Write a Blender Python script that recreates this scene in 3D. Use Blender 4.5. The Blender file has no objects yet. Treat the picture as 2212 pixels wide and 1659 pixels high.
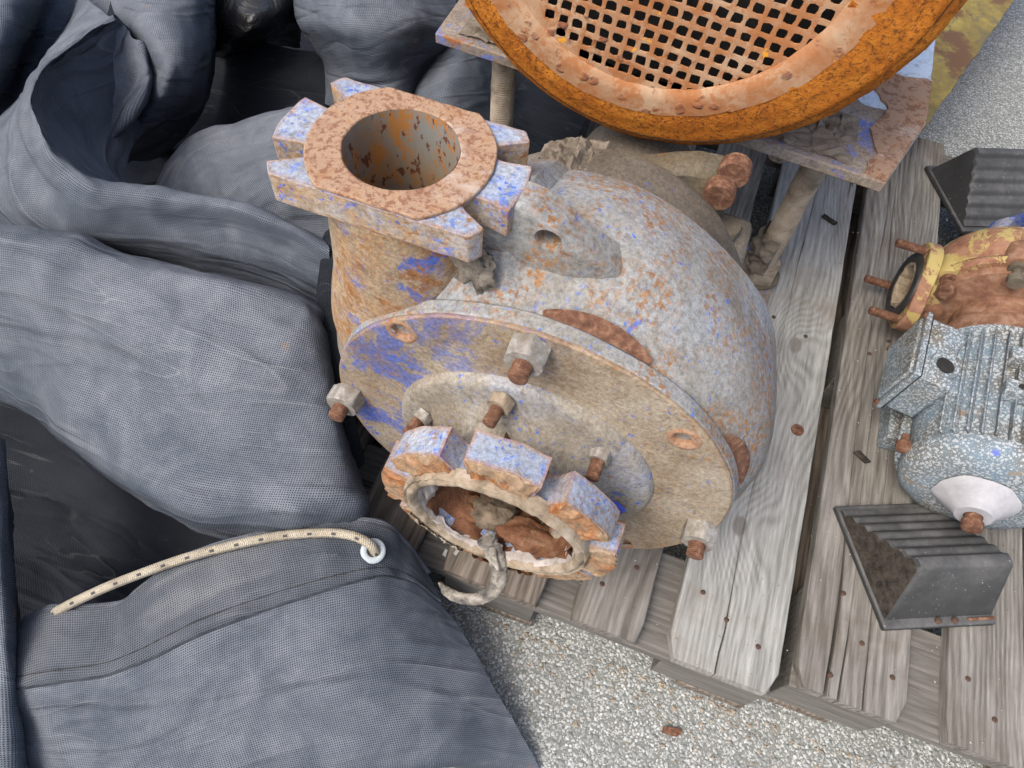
import bpy, math, random
import numpy as np
from mathutils import Vector, Matrix, noise as mnoise
random.seed(7); rng = np.random.RandomState(7)
S = bpy.context.scene
PI = math.pi

# ------------------------------------------------------------------ camera
CAM = np.array([-0.35235, -0.29007, 1.13158]); DEP, ROLL, YAW = math.radians(58.695), math.radians(6.530), math.radians(-14.618)
FPX = 1549.95                                     # focal length for a 2212 px wide frame
_fw = np.array([math.sin(YAW)*math.cos(DEP), math.cos(YAW)*math.cos(DEP), -math.sin(DEP)])
_rt = np.array([math.cos(YAW), -math.sin(YAW), 0.0]); _up = np.cross(_rt, _fw)
RT = math.cos(ROLL)*_rt + math.sin(ROLL)*_up; UP = -math.sin(ROLL)*_rt + math.cos(ROLL)*_up; FW = _fw
cam = bpy.data.objects.new('camera', bpy.data.cameras.new('camera')); S.collection.objects.link(cam)
cam.matrix_world = Matrix(((RT[0], UP[0], -FW[0], CAM[0]), (RT[1], UP[1], -FW[1], CAM[1]), (RT[2], UP[2], -FW[2], CAM[2]), (0, 0, 0, 1)))
cam.data.sensor_width = 36; cam.data.lens = FPX/2212*36; cam.data.clip_start = .02; cam.data.clip_end = 500
S.camera = cam
# ------------------------------------------------------------------ sky, sun, exposure
SUN_EL, SUN_AZ = math.radians(56), math.radians(215)      # azimuth clockwise from +Y
w = bpy.data.worlds.new('World'); S.world = w; w.use_nodes = True
wn = w.node_tree.nodes; bg = wn['Background']
sky = wn.new('ShaderNodeTexSky'); sky.sky_type = 'NISHITA'; sky.sun_disc = False
sky.sun_elevation = SUN_EL; sky.sun_rotation = SUN_AZ; sky.air_density = .8; sky.dust_density = 5.0; sky.ozone_density = .5
w.node_tree.links.new(sky.outputs[0], bg.inputs[0]); bg.inputs[1].default_value = .15
sun = bpy.data.objects.new('sun', bpy.data.lights.new('sun', 'SUN')); S.collection.objects.link(sun)
sun.data.energy = 1.0; sun.data.angle = math.radians(28); sun.data.color = (1, .985, .92)
sd = Vector((math.sin(SUN_AZ)*math.cos(SUN_EL), math.cos(SUN_AZ)*math.cos(SUN_EL), math.sin(SUN_EL)))
sun.rotation_euler = sd.to_track_quat('Z', 'Y').to_euler(); sun.location = sd*8
S.view_settings.view_transform = 'Standard'; S.view_settings.look = 'None'; S.view_settings.gamma = 1
S.view_settings.exposure = .92; S.view_settings.use_curve_mapping = False
S.cycles.max_bounces = 6; S.cycles.diffuse_bounces = 3; S.cycles.use_denoising = True

# ------------------------------------------------------------------ helpers
def at(px, py, z):
    d = FW + (px-1106)/FPX*RT - (py-829.5)/FPX*UP
    return CAM + (z-CAM[2])/d[2]*d
def nz(p, s=1.0, o=0.0): return mnoise.noise(Vector((p[0]*s+o, p[1]*s+o*1.7, p[2]*s-o)))
def fbm(p, s, o=0.0): return nz(p, s, o)+.5*nz(p, s*2.1, o+5)+.25*nz(p, s*4.3, o+11)

class MB:
    def __init__(s): s.v = []; s.f = []; s.uv = None
    def add(s, v, f):
        b = len(s.v); s.v += [tuple(x) for x in v]; s.f += [tuple(i+b for i in q) for q in f]; return s
    def grid(s, P, closed_u=False, closed_v=False, flip=False):
        # P: [rows][cols] of points
        R, C = len(P), len(P[0]); f = []
        for i in range(R if closed_u else R-1):
            for j in range(C if closed_v else C-1):
                a, b, c, d = i*C+j, i*C+(j+1) % C, ((i+1) % R)*C+(j+1) % C, ((i+1) % R)*C+j
                f.append((a, d, c, b) if flip else (a, b, c, d))
        return s.add([p for r in P for p in r], f)
    def box(s, lo, hi, M=None):
        v = [(x, y, z) for x in (lo[0], hi[0]) for y in (lo[1], hi[1]) for z in (lo[2], hi[2])]
        if M is not None: v = [tuple(M @ Vector(p)) for p in v]
        return s.add(v, [(0, 1, 3, 2), (4, 6, 7, 5), (0, 4, 5, 1), (2, 3, 7, 6), (0, 2, 6, 4), (1, 5, 7, 3)])
    def prism(s, poly, d0, d1, fr):
        # poly of (u,v) counter-clockwise; fr(u,v,d)->point
        n = len(poly); v = [fr(u, w_, d0) for u, w_ in poly]+[fr(u, w_, d1) for u, w_ in poly]
        f = [tuple(range(n-1, -1, -1)), tuple(range(n, 2*n))]+[(i, (i+1) % n, n+(i+1) % n, n+i) for i in range(n)]
        return s.add(v, f)
    def revolve(s, prof, fr, n=64, cap0=False, cap1=False, a0=0, a1=2*PI):
        # prof: (axial, r); fr(axial, r, ang)->point
        full = abs(a1-a0-2*PI) < 1e-6; m = n if full else n+1
        P = [[fr(a, r, a0+(a1-a0)*k/n) for k in range(m)] for a, r in prof]
        b = len(s.v); s.grid(P, closed_v=full)
        if cap0: s.f.append(tuple(b+k for k in range(m))[::-1])
        if cap1: s.f.append(tuple(b+(len(prof)-1)*m+k for k in range(m)))
        return s
    def tube(s, path, rad, n=10, caps=True):
        path = [Vector(p) for p in path]; P = []
        t0 = (path[1]-path[0]).normalized(); ref = Vector((0, 0, 1)) if abs(t0.z) < .9 else Vector((1, 0, 0))
        u = t0.cross(ref).normalized()
        for i, p in enumerate(path):
            t = (path[min(i+1, len(path)-1)]-path[max(i-1, 0)]).normalized()
            u = (u-t*u.dot(t)).normalized(); w_ = t.cross(u)
            r = rad(i/(len(path)-1)) if callable(rad) else rad
            P.append([p+(u*math.cos(2*PI*k/n)+w_*math.sin(2*PI*k/n))*r for k in range(n)])
        b = len(s.v); s.grid(P, closed_v=True)
        if caps: s.f.append(tuple(b+k for k in range(n))[::-1]); s.f.append(tuple(b+(len(P)-1)*n+k for k in range(n)))
        return s
    def jitter(s, amp, sc, seed=0):
        s.v = [tuple(p[k]+amp*nz(p, sc, seed+k*9.1) for k in range(3)) for p in s.v]; return s
    def mesh(s, name, off=(0, 0, 0), smooth=40):
        me = bpy.data.meshes.new(name)
        me.from_pydata([(x-off[0], y-off[1], z-off[2]) for x, y, z in s.v], [], s.f)
        if s.uv is not None:
            l = me.uv_layers.new(name='UVMap'); idx = np.empty(len(me.loops), dtype=np.int32); me.loops.foreach_get('vertex_index', idx)
            l.data.foreach_set('uv', np.array(s.uv, dtype=np.float32)[idx].ravel())
        me.validate(); me.update()
        import bmesh
        bm = bmesh.new(); bm.from_mesh(me); bmesh.ops.recalc_face_normals(bm, faces=bm.faces); bm.to_mesh(me); bm.free()
        if smooth is not None:
            me.shade_smooth()
            if smooth < 180: me.set_sharp_from_angle(angle=math.radians(smooth))
        return me
LOC = {}
def link(o, parent=None):
    S.collection.objects.link(o)
    if parent is not None: o.parent = parent
    return o
def thing(name, label, cat, loc, group=None):
    o = bpy.data.objects.new(name, None); o.empty_display_size = .05; o.location = loc; link(o); LOC[o.name] = tuple(loc)
    o['label'] = label; o['category'] = cat
    if group: o['group'] = group
    return o
def rootloc(o):
    while o.parent is not None: o = o.parent
    return LOC.get(o.name, (0, 0, 0))
def part(name, mb, mat_, parent, smooth=40, bevel=0, seg=2, label=None, angle=35):
    o = bpy.data.objects.new(name, mb.mesh(name, rootloc(parent), smooth)); o.data.materials.append(mat_); link(o, parent)
    if bevel: bev(o, bevel, seg, angle)
    if label: o['label'] = label
    return o
def bev(o, wd, seg=2, angle=35):
    m = o.modifiers.new('bevel', 'BEVEL'); m.width = wd; m.segments = seg; m.limit_method = 'ANGLE'; m.angle_limit = math.radians(angle); m.harden_normals = False
def single(name, mb, mat_, label=None, cat=None, kind=None, smooth=40, bevel=0, loc=(0, 0, 0), group=None):
    o = bpy.data.objects.new(name, mb.mesh(name, loc, smooth)); o.data.materials.append(mat_); o.location = loc; link(o); LOC[o.name] = tuple(loc)
    if label: o['label'] = label; o['category'] = cat
    if kind: o['kind'] = kind
    if group: o['group'] = group
    if bevel: bev(o, bevel)
    return o
def placed(name, me, mat_, parent, M, label=None):
    o = bpy.data.objects.new(name, me)
    if len(me.materials) == 0: me.materials.append(mat_)
    link(o, parent); r = rootloc(parent)
    o.matrix_local = Matrix.Translation(-Vector(r)) @ M
    if label: o['label'] = label
    return o
def catmull(P, m):
    # P: (n,k) points -> interpolated with m samples per span
    P = np.asarray(P, float); n = len(P); E = np.vstack([2*P[0]-P[1], P, 2*P[-1]-P[-2]]); out = []
    for i in range(n-1):
        p0, p1, p2, p3 = E[i:i+4]
        for t in np.arange(m)/m:
            out.append(.5*((2*p1)+(-p0+p2)*t+(2*p0-5*p1+4*p2-p3)*t*t+(-p0+3*p1-3*p2+p3)*t**3))
    out.append(P[-1]); return np.array(out)
def catgrid(G, mr, mc):
    G = np.asarray(G, float)
    A = np.stack([catmull(G[:, j], mr) for j in range(G.shape[1])], 1)
    return np.stack([catmull(A[i], mc) for i in range(A.shape[0])], 0)

# ------------------------------------------------------------------ materials
class Mat:
    def __init__(s, name):
        s.m = bpy.data.materials.new(name); s.m.use_nodes = True; s.t = s.m.node_tree; s.b = s.t.nodes['Principled BSDF']
        s.b.inputs['Specular IOR Level'].default_value = .3
        s.co = s.t.nodes.new('ShaderNodeTexCoord'); s._map = {}
    def n(s, ty, **k):
        x = s.t.nodes.new(ty)
        for a, v in k.items(): setattr(x, a, v)
        return x
    def L(s, sock, inp):
        if hasattr(sock, 'is_linked') or hasattr(sock, 'links'): s.t.links.new(sock, inp)
        elif isinstance(sock, (tuple, list)) and len(sock) == 3 and inp.type == 'RGBA': inp.default_value = (*sock, 1)
        else: inp.default_value = sock
    def mapv(s, scale=(1, 1, 1), off=(0, 0, 0), src='Object', rot=(0, 0, 0), rnd=False):
        key = (scale, off, src, rot, rnd)
        if key in s._map: return s._map[key]
        x = s.n('ShaderNodeMapping'); s.L(s.co.outputs[src], x.inputs[0]); x.inputs['Scale'].default_value = scale; x.inputs['Rotation'].default_value = rot
        if rnd:
            oi = s.n('ShaderNodeObjectInfo'); c = s.n('ShaderNodeVectorMath', operation='SCALE'); cb = s.n('ShaderNodeCombineXYZ')
            for k in range(3): s.L(oi.outputs['Random'], cb.inputs[k])
            s.L(cb.outputs[0], c.inputs[0]); c.inputs['Scale'].default_value = 37.0; s.L(c.outputs[0], x.inputs['Location'])
        else: x.inputs['Location'].default_value = off
        s._map[key] = x.outputs[0]; return x.outputs[0]
    def noise(s, scale, detail=6, rough=.6, dist=0, vec=None, off=0):
        x = s.n('ShaderNodeTexNoise'); s.L(vec if vec is not None else s.mapv(off=(off, off*.7, -off)), x.inputs['Vector'])
        x.inputs['Scale'].default_value = scale; x.inputs['Detail'].default_value = detail; x.inputs['Roughness'].default_value = rough; x.inputs['Distortion'].default_value = dist
        return x.outputs['Fac']
    def vor(s, scale, feature='F1', vec=None, out='Distance', rnd=1.0):
        x = s.n('ShaderNodeTexVoronoi', feature=feature); s.L(vec if vec is not None else s.mapv(), x.inputs['Vector']); x.inputs['Scale'].default_value = scale; x.inputs['Randomness'].default_value = rnd
        return x.outputs[out]
    def ramp(s, fac, stops, interp='LINEAR'):
        x = s.n('ShaderNodeValToRGB'); x.color_ramp.interpolation = interp; e = x.color_ramp.elements
        while len(e) < len(stops): e.new(.5)
        for k, (p, c) in enumerate(stops): e[k].position = p; e[k].color = (*c, 1) if len(c) == 3 else c
        s.L(fac, x.inputs[0]); return x.outputs[0]
    def thr(s, fac, lo, hi, a=0.0, b=1.0):
        x = s.n('ShaderNodeMapRange', interpolation_type='SMOOTHSTEP'); s.L(fac, x.inputs['Value'])
        for k, v in (('From Min', lo), ('From Max', hi), ('To Min', a), ('To Max', b)): x.inputs[k].default_value = v
        return x.outputs[0]
    def math(s, op, a, b=0.0):
        x = s.n('ShaderNodeMath', operation=op); s.L(a, x.inputs[0]); s.L(b, x.inputs[1]); return x.outputs[0]
    def mix(s, fac, a, b, mode='MIX'):
        x = s.n('ShaderNodeMix', data_type='RGBA', blend_type=mode); s.L(fac, x.inputs[0]); s.L(a, x.inputs[6]); s.L(b, x.inputs[7]); return x.outputs[2]
    def sep(s, vec, k):
        x = s.n('ShaderNodeSeparateXYZ'); s.L(vec, x.inputs[0]); return x.outputs[k]
    def nrm(s, k=2): return s.sep(s.n('ShaderNodeNewGeometry').outputs['Normal'], k)
    def edge(s, r, lo=.02, hi=.2):
        bv = s.n('ShaderNodeBevel'); bv.samples = 4; bv.inputs['Radius'].default_value = r
        d = s.n('ShaderNodeVectorMath', operation='DOT_PRODUCT'); s.L(bv.outputs[0], d.inputs[0]); s.L(s.n('ShaderNodeNewGeometry').outputs['Normal'], d.inputs[1])
        return s.thr(s.math('SUBTRACT', 1.0, d.outputs['Value']), lo, hi)
    def bump(s, *hs):
        # (height socket, strength, distance)
        prev = None
        for h, st, di in hs:
            x = s.n('ShaderNodeBump'); x.inputs['Strength'].default_value = st; x.inputs['Distance'].default_value = di; s.L(h, x.inputs['Height'])
            if prev is not None: s.t.links.new(prev, x.inputs['Normal'])
            prev = x.outputs[0]
        s.t.links.new(prev, s.b.inputs['Normal'])
    def done(s, col, rough=.8, metal=0.0, spec=None):
        s.L(col, s.b.inputs['Base Color']); s.L(rough, s.b.inputs['Roughness']); s.L(metal, s.b.inputs['Metallic'])
        if spec is not None: s.b.inputs['Specular IOR Level'].default_value = spec
        return s.m

RUST = (.36, .13, .035); RUSTD = (.17, .065, .03); BLUE = (.035, .10, .46); PALE = (.33, .41, .62)
def cast(name, base, blue=.0, bluec=BLUE, rust=.3, rustc=RUST, dirt=.3, dirtc=(.13, .10, .075), dust=.4, dustc=(.42, .39, .34), edge=0.0, seed=0.0, grain=1.0, bluescale=14, xgrad=None, speck=.0, side=None, freck=.0, edger=.005):
    m = Mat(name); o = seed
    c = m.ramp(m.noise(9, 8, .65, .3, off=o), base)
    if side is not None: c = m.mix(m.thr(m.nrm(2), .75, .25), c, m.ramp(m.noise(24, 9, .72, .4, off=o+51), side))
    mot = m.noise(48, 9, .75, .5, off=o+61); c = m.mix(m.thr(mot, .50, .64, 0, .55), c, dirtc)
    if blue > 0:
        b1 = m.noise(bluescale, 12, .78, .4, off=o+3); k = .66-blue*.3
        mk = m.thr(b1, k, k+.05)
        if xgrad: mk = m.math('MULTIPLY', mk, m.thr(m.sep(m.mapv(), 0), *xgrad))
        c = m.mix(m.math('MULTIPLY', mk, m.thr(m.noise(70, 6, .7, 0, off=o+27), .3, .55, .35, .92)), c, bluec)
    if speck > 0:
        sp = m.thr(m.noise(170, 4, .6, 0, off=o+41), .70-speck*.1, .73-speck*.1)
        sp = m.math('MULTIPLY', sp, m.thr(m.noise(22, 4, .6, 0, off=o+45), .42, .6)); c = m.mix(sp, c, (.05, .13, .52))
    d1 = m.noise(7, 9, .7, .8, off=o+7); c = m.mix(m.math('MULTIPLY', m.thr(d1, .62-dirt*.3, .8-dirt*.2), .75), c, dirtc)
    if dust > 0:
        up = m.thr(m.nrm(2), .15, .95); dn = m.thr(m.noise(16, 8, .7, .3, off=o+13), .38, .68)
        c = m.mix(m.math('MULTIPLY', m.math('MULTIPLY', up, dn), dust), c, dustc)
    if rust > 0:
        r1 = m.noise(26, 12, .78, .4, off=o+17); k = .66-rust*.25
        rc = m.mix(m.noise(60, 5, .6, off=o+2), rustc, RUSTD)
        c = m.mix(m.thr(r1, k, k+.06), c, rc)
    if edge > 0:
        em = m.math('MULTIPLY', m.edge(edger), m.thr(m.noise(30, 7, .7, off=o+23), .5-edge*.35, .66-edge*.35))
        c = m.mix(em, c, m.mix(m.noise(80, 4, .6), (.42, .18, .06), (.30, .21, .13)))
    if freck > 0:
        fr_ = m.math('MULTIPLY', m.thr(m.noise(150, 8, .75, .3, off=o+71), .60-freck*.08, .66-freck*.08), m.thr(m.noise(10, 6, .65, .5, off=o+75), .42, .58)); c = m.mix(fr_, c, m.mix(m.noise(40, 3, .5, off=o), (.34, .18, .075), (.24, .12, .055)))
    fine = m.noise(210, 7, .75, off=o+31); c = m.mix(.5*grain, c, m.ramp(fine, [(.36, (.17, .165, .16)), (.64, (.80, .80, .80))]), 'OVERLAY')
    m.bump((m.noise(36, 8, .7, off=o), .35, .004), (fine, .8*grain, .0018))
    return m.done(c, .85)

M_CASE = cast('cast_casing', [(.36, (.20, .185, .155)), (.5, (.265, .268, .258)), (.64, (.275, .30, .32))], blue=.18, rust=.16, dirt=.22, dirtc=(.16, .135, .105), dust=.4, dustc=(.33, .335, .325), freck=1.3, seed=1, bluescale=20, speck=.9)
M_NECK = cast('cast_neck', [(.36, (.33, .195, .095)), (.5, (.355, .275, .18)), (.64, (.345, .325, .28))], blue=.40, bluec=(.05, .125, .46), rust=.54, rustc=(.40, .19, .065), dirt=.15, dust=.3, dustc=(.36, .32, .26), freck=1.3, seed=5, bluescale=18, speck=.6)
M_COVER = cast('cast_cover', [(.36, (.22, .165, .11)), (.5, (.30, .245, .175)), (.64, (.355, .31, .24))], blue=.60, bluec=(.055, .115, .42), rust=.14, dirt=.5, dirtc=(.15, .11, .07), dust=.25, dustc=(.35, .29, .21), freck=.7, edge=.75, seed=9, bluescale=16, speck=.5, xgrad=(.06, -.19))
M_HUB = cast('cast_hub', [(.36, (.235, .20, .15)), (.5, (.29, .265, .22)), (.64, (.275, .285, .31))], blue=.20, bluec=(.06, .115, .38), rust=.12, dirt=.3, dust=.35, dustc=(.36, .31, .25), seed=13, bluescale=10, speck=.8)
M_EAR = cast('cast_flange_blue', [(.34, (.28, .29, .30)), (.5, (.25, .315, .44)), (.66, (.37, .39, .42))], edger=.009, freck=.8, side=[(.34, (.36, .18, .08)), (.45, (.38, .28, .18)), (.56, (.36, .33, .30)), (.68, (.17, .20, .44))], blue=.34, bluec=(.07, .18, .60), rust=.26, dirt=.10, dust=.30, dustc=(.42, .43, .43), edge=.85, seed=17, bluescale=34, speck=1.2)
def facerust(name, seed=0, pale=(.345, .235, .155), red=(.185, .078, .045), sc=26):
    m = Mat(name); a = m.noise(sc, 10, .75, .5, off=seed); b = m.noise(sc*4.5, 6, .7, .2, off=seed+4)
    c = m.ramp(a, [(.34, (.30, .155, .075)), (.47, pale), (.56, (.31, .195, .125)), (.66, red)])
    c = m.mix(m.thr(b, .50, .58, 0, .8), c, red); c = m.mix(m.thr(m.noise(9, 7, .7, .3, off=seed+9), .56, .66, 0, .7), c, (.44, .38, .33))
    m.bump((b, .5, .0012), (a, .3, .002)); return m.done(c, .8)
M_FACE = facerust('rusted_sealing_face', 2, sc=42)
def borem():
    m = Mat('bore_metal'); c = m.ramp(m.noise(11, 7, .65, .4), [(.38, (.26, .15, .07)), (.5, (.22, .185, .14)), (.64, (.20, .205, .19))])
    v = m.vec = m.mapv(scale=(1, 1, .55)); s1 = m.noise(60, 9, .78, .3, vec=v)
    c = m.mix(m.thr(s1, .51, .57), c, (.36, .15, .035)); c = m.mix(m.thr(m.noise(110, 5, .65, 0, vec=v), .57, .61), c, (.12, .04, .02))
    m.bump((s1, .5, .0015)); return m.done(c, .75)
M_BORE = borem()
def orangerust():
    m = Mat('orange_rust'); a = m.noise(20, 10, .75, .5); f = m.noise(190, 6, .75); g = m.noise(75, 6, .7, .4, off=3)
    c = m.ramp(a, [(.34, (.38, .115, .024)), (.5, (.60, .20, .028)), (.66, (.72, .28, .042))])
    c = m.mix(m.thr(g, .58, .66), c, (.68, .27, .04)); c = m.mix(m.thr(f, .50, .60, 0, .85), c, (.20, .07, .024)); c = m.mix(m.thr(m.noise(46, 5, .7, 0, off=14), .66, .69), c, (.62, .28, .02))
    m.bump((g, .9, .006), (f, 1.0, .004)); return m.done(c, .95, spec=.1)
M_ORANGE = orangerust()
def cowlface():
    m = Mat('pitted_rust_face'); a = m.noise(14, 8, .7, .4); f = m.noise(150, 6, .7)
    c = m.ramp(a, [(.38, (.34, .14, .055)), (.5, (.37, .21, .115)), (.60, (.42, .285, .18))])
    v = m.vor(48, vec=m.mapv()); w_ = m.math('ADD', v, m.math('MULTIPLY', m.noise(70, 4, .6), .5)); pit = m.math('MULTIPLY', m.thr(w_, .62, .48), m.thr(m.noise(13, 5, .7, 0, off=6), .44, .56))
    c = m.mix(pit, c, (.17, .065, .045)); c = m.mix(m.thr(m.noise(34, 9, .78, .3, off=8), .48, .57, 0, .85), c, (.33, .13, .045)); c = m.mix(m.thr(m.noise(60, 3, .5, 0, off=19), .69, .72), c, (.62, .28, .02))
    m.bump((pit, .7, .002), (f, .5, .001)); return m.done(c, .8)
M_COWLF = cowlface()
def simple(name, c1, c2, sc=20, rough=.8, bumpd=.001, bs=60, metal=0.0, extra=None, spec=None, c3=None):
    m = Mat(name); st = [(.35, c1), (.65, c2)] if c3 is None else [(.33, c1), (.5, c2), (.67, c3)]
    c = m.ramp(m.noise(sc, 8, .7, .3), st); m.bump((m.noise(bs, 6, .7), .5, bumpd)); return m.done(c, rough, metal, spec)
M_MUD = simple('dried_mud', (.10, .082, .062), (.185, .155, .12), 24, .95, .004, 55, c3=(.25, .215, .17))
M_BOLTR = simple('rusty_bolt', (.07, .035, .022), (.14, .066, .04), 120, .92, .0022, 180, c3=(.25, .15, .095))
M_NUT = simple('worn_zinc', (.16, .135, .10), (.27, .25, .22), 75, .6, .0012, 150, .2, c3=(.42, .41, .39))
M_NUTD = simple('dusty_steel', (.085, .07, .05), (.14, .12, .09), 50, .8, .001, 120)
M_GASK = simple('torn_gasket', (.12, .095, .07), (.27, .215, .15), 44, .9, .003, 90, c3=(.38, .33, .27))
M_LEAD = simple('ragged_liner', (.22, .19, .17), (.36, .325, .30), 40, .8, .003, 80, c3=(.46, .42, .40))
M_NAIL = simple('brown_nail', (.035, .025, .02), (.075, .045, .033), 120, .8, .0006, 200, c3=(.14, .08, .055))
M_INRUST = simple('deep_rust', (.06, .026, .017), (.145, .062, .03), 34, .8, .010, 50, c3=(.22, .13, .075))
M_RUBBER = simple('peeled_rubber', (.05, .05, .053), (.20, .18, .15), 60, .9, .005, 110, c3=(.40, .37, .32))
M_DARK = simple('black_interior', (.012, .012, .012), (.03, .027, .024), 30, .8)
M_WHITE = simple('white_plastic', (.30, .30, .32), (.46, .46, .48), 18, .5, .0006, 40)
M_EYE = simple('eyelet_plastic', (.33, .38, .40), (.42, .46, .48), 20, .4, .0003, 90)
M_GREYPLANK = None
# motor plate: blue paint, mud, delaminating rust
M_PLATE = cast('flaking_blue_plate', [(.3, (.16, .13, .10)), (.5, (.25, .21, .17)), (.7, (.30, .28, .27))], blue=.50, bluec=(.09, .16, .48), rust=.40, rustc=(.38, .15, .045), dirt=.25, dust=.3, dustc=(.34, .29, .23), edge=.9, seed=21, bluescale=11)
M_PLATEB = cast('sky_paled_blue_paint', [(.3, (.38, .48, .62)), (.5, (.45, .56, .70)), (.7, (.50, .60, .72))], blue=.05, rust=.05, dirt=.05, dust=.1, seed=33, grain=.3)  # blue paint with the sky's reflection put into its paler colour
M_FLAKE = facerust('rust_flake_layer', 12, pale=(.27, .185, .13), red=(.16, .070, .042), sc=22)
def yellowold():
    m = Mat('old_yellow_paint'); c = m.ramp(m.noise(9, 9, .7, .4), [(.35, (.10, .075, .03)), (.5, (.20, .15, .045)), (.68, (.34, .27, .07))])
    c = m.mix(m.thr(m.noise(60, 6, .7), .5, .65), c, (.13, .11, .06)); c = m.mix(m.thr(m.noise(5, 6, .7, 0, off=4), .54, .62), c, (.12, .065, .035)); m.bump((m.noise(60, 7, .7), .5, .002)); return m.done(c, .85)
M_YEL = yellowold()
def yellowrust():
    m = Mat('yellow_paint_on_rust'); k = m.thr(m.noise(28, 11, .78, .4), .505, .53)
    c = m.mix(k, m.ramp(m.noise(40, 6, .7, off=2), [(.35, (.17, .07, .04)), (.65, (.31, .17, .11))]), m.ramp(m.noise(12, 6, .6, off=8), [(.3, (.31, .235, .075)), (.7, (.42, .34, .14))]))
    m.bump((k, .3, .001), (m.noise(90, 6, .7), .4, .001)); return m.done(c, .7)
M_YR = yellowrust()
M_RUSTD = simple('brown_rust', (.12, .06, .04), (.22, .115, .07), 50, .85, .0018, 120, c3=(.31, .20, .14))
def motorblue():
    m = Mat('speckled_blue_motor'); base = m.ramp(m.noise(12, 7, .65, .3), [(.40, (.14, .125, .10)), (.50, (.145, .17, .18)), (.62, (.15, .21, .26))])
    v = m.vor(210, vec=m.mapv()); w_ = m.math('ADD', v, m.math('MULTIPLY', m.noise(50, 4, .6), .55)); k = m.thr(w_, .74, .62)
    v2 = m.vor(400, vec=m.mapv(off=(3, 1, 2))); k2 = m.thr(m.math('ADD', v2, m.math('MULTIPLY', m.noise(30, 4, .6, 0, off=5), .5)), .62, .5)
    kk = m.math('MAXIMUM', k, k2); up = m.thr(m.nrm(2), -.7, .3, .35, 1.0)
    c = m.mix(m.math('MULTIPLY', kk, up), base, (.36, .395, .415)); c = m.mix(m.thr(m.noise(16, 6, .6, 0, off=11), .64, .7), c, (.24, .19, .14)); c = m.mix(m.thr(m.noise(14, 5, .6, 0, off=17), .66, .7), c, (.10, .14, .42))
    m.bump((kk, .5, .001), (m.noise(150, 4, .6), .3, .0006)); return m.done(c, .75)
M_MOTOR = motorblue()
def blackplastic():
    m = Mat('black_plastic'); c = m.ramp(m.noise(7, 7, .65, .4), [(.35, (.022, .023, .024)), (.7, (.045, .047, .048))])
    up = m.thr(m.nrm(2), .2, .9); c = m.mix(m.math('MULTIPLY', up, m.thr(m.noise(18, 7, .7, 0, off=3), .34, .7, .15, .75)), c, (.14, .14, .135))
    c = m.mix(m.thr(m.noise(220, 3, .5), .68, .74), c, (.25, .24, .22)); m.bump((m.noise(120, 5, .6), .25, .0006)); return m.done(c, .6, spec=.4)
M_BLK = blackplastic()
M_FUZZ = simple('caked_dirt', (.020, .018, .016), (.045, .039, .033), 90, .98, .006, 160, c3=(.075, .065, .054), spec=.05)
def wood(name, dark, mid, light, knots=()):
    m = Mat(name); v = m.mapv(scale=(1, .06, 1), rnd=True); v2 = m.mapv(scale=(1, .22, 1), rnd=True)
    ring = m.n('ShaderNodeTexWave', wave_type='BANDS', bands_direction='X'); warp = m.noise(5.0, 3, .5, 0, vec=v2)
    ad = m.n('ShaderNodeVectorMath', operation='MULTIPLY_ADD'); cb = m.n('ShaderNodeCombineXYZ'); m.L(warp, cb.inputs[0]); m.L(v2, ad.inputs[2]); m.L(cb.outputs[0], ad.inputs[0]); ad.inputs[1].default_value = (.20, 0, 0)
    pv = m.co.outputs['Object']; kd = None; vin = ad.outputs[0]
    for kx, ky in knots:
        sb_ = m.n('ShaderNodeVectorMath', operation='SUBTRACT'); m.L(pv, sb_.inputs[0]); sb_.inputs[1].default_value = (kx, ky, 0); ml = m.n('ShaderNodeVectorMath', operation='MULTIPLY'); m.L(sb_.outputs[0], ml.inputs[0]); ml.inputs[1].default_value = (1, .62, 0); ln_ = m.n('ShaderNodeVectorMath', operation='LENGTH'); m.L(ml.outputs[0], ln_.inputs[0]); d_ = ln_.outputs['Value']
        ex = m.thr(d_, .075, .0, 0, .055); ca = m.n('ShaderNodeCombineXYZ'); m.L(ex, ca.inputs[0]); a2 = m.n('ShaderNodeVectorMath', operation='ADD'); m.L(vin, a2.inputs[0]); m.L(ca.outputs[0], a2.inputs[1]); vin = a2.outputs[0]
        kk = m.thr(m.math('ADD', d_, m.math('MULTIPLY', m.noise(60, 3, .5), .006)), .0155, .011); kd = kk if kd is None else m.math('MAXIMUM', kd, kk)
    m.L(vin, ring.inputs['Vector']); ring.inputs['Scale'].default_value = 30; ring.inputs['Distortion'].default_value = 1.0; ring.inputs['Detail'].default_value = 4; ring.inputs['Detail Scale'].default_value = 1.5
    g = m.noise(75, 6, .7, .2, vec=v); g2 = m.noise(260, 4, .7, 0, vec=v)
    h = m.math('ADD', m.math('MULTIPLY', ring.outputs['Fac'], .13), m.math('MULTIPLY', g, .87))
    c = m.ramp(h, [(.30, dark), (.48, mid), (.66, light)]); c = m.mix(.45, c, m.ramp(g2, [(.3, (.2, .2, .2)), (.7, (.8, .8, .8))]), 'OVERLAY')
    c = m.mix(m.thr(m.noise(4.5, 6, .6, .5, vec=m.mapv(rnd=True)), .5, .72, 0, .6), c, (dark[0]*1.15, dark[1]*.95, dark[2]*.8))
    c = m.mix(m.thr(m.noise(38, 4, .6, 0, vec=v), .68, .73), c, (.035, .03, .027))
    c = m.mix(m.thr(m.noise(160, 3, .5, 0, vec=m.mapv(rnd=True)), .70, .74, 0, .6), c, (.1, .07, .05))
    if kd is not None: c = m.mix(m.math('MULTIPLY', kd, .75), c, (.15, .135, .12))
    m.bump((h, .30, .0022), (g2, .3, .0010)); return m.done(c, .9, spec=.15)
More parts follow.
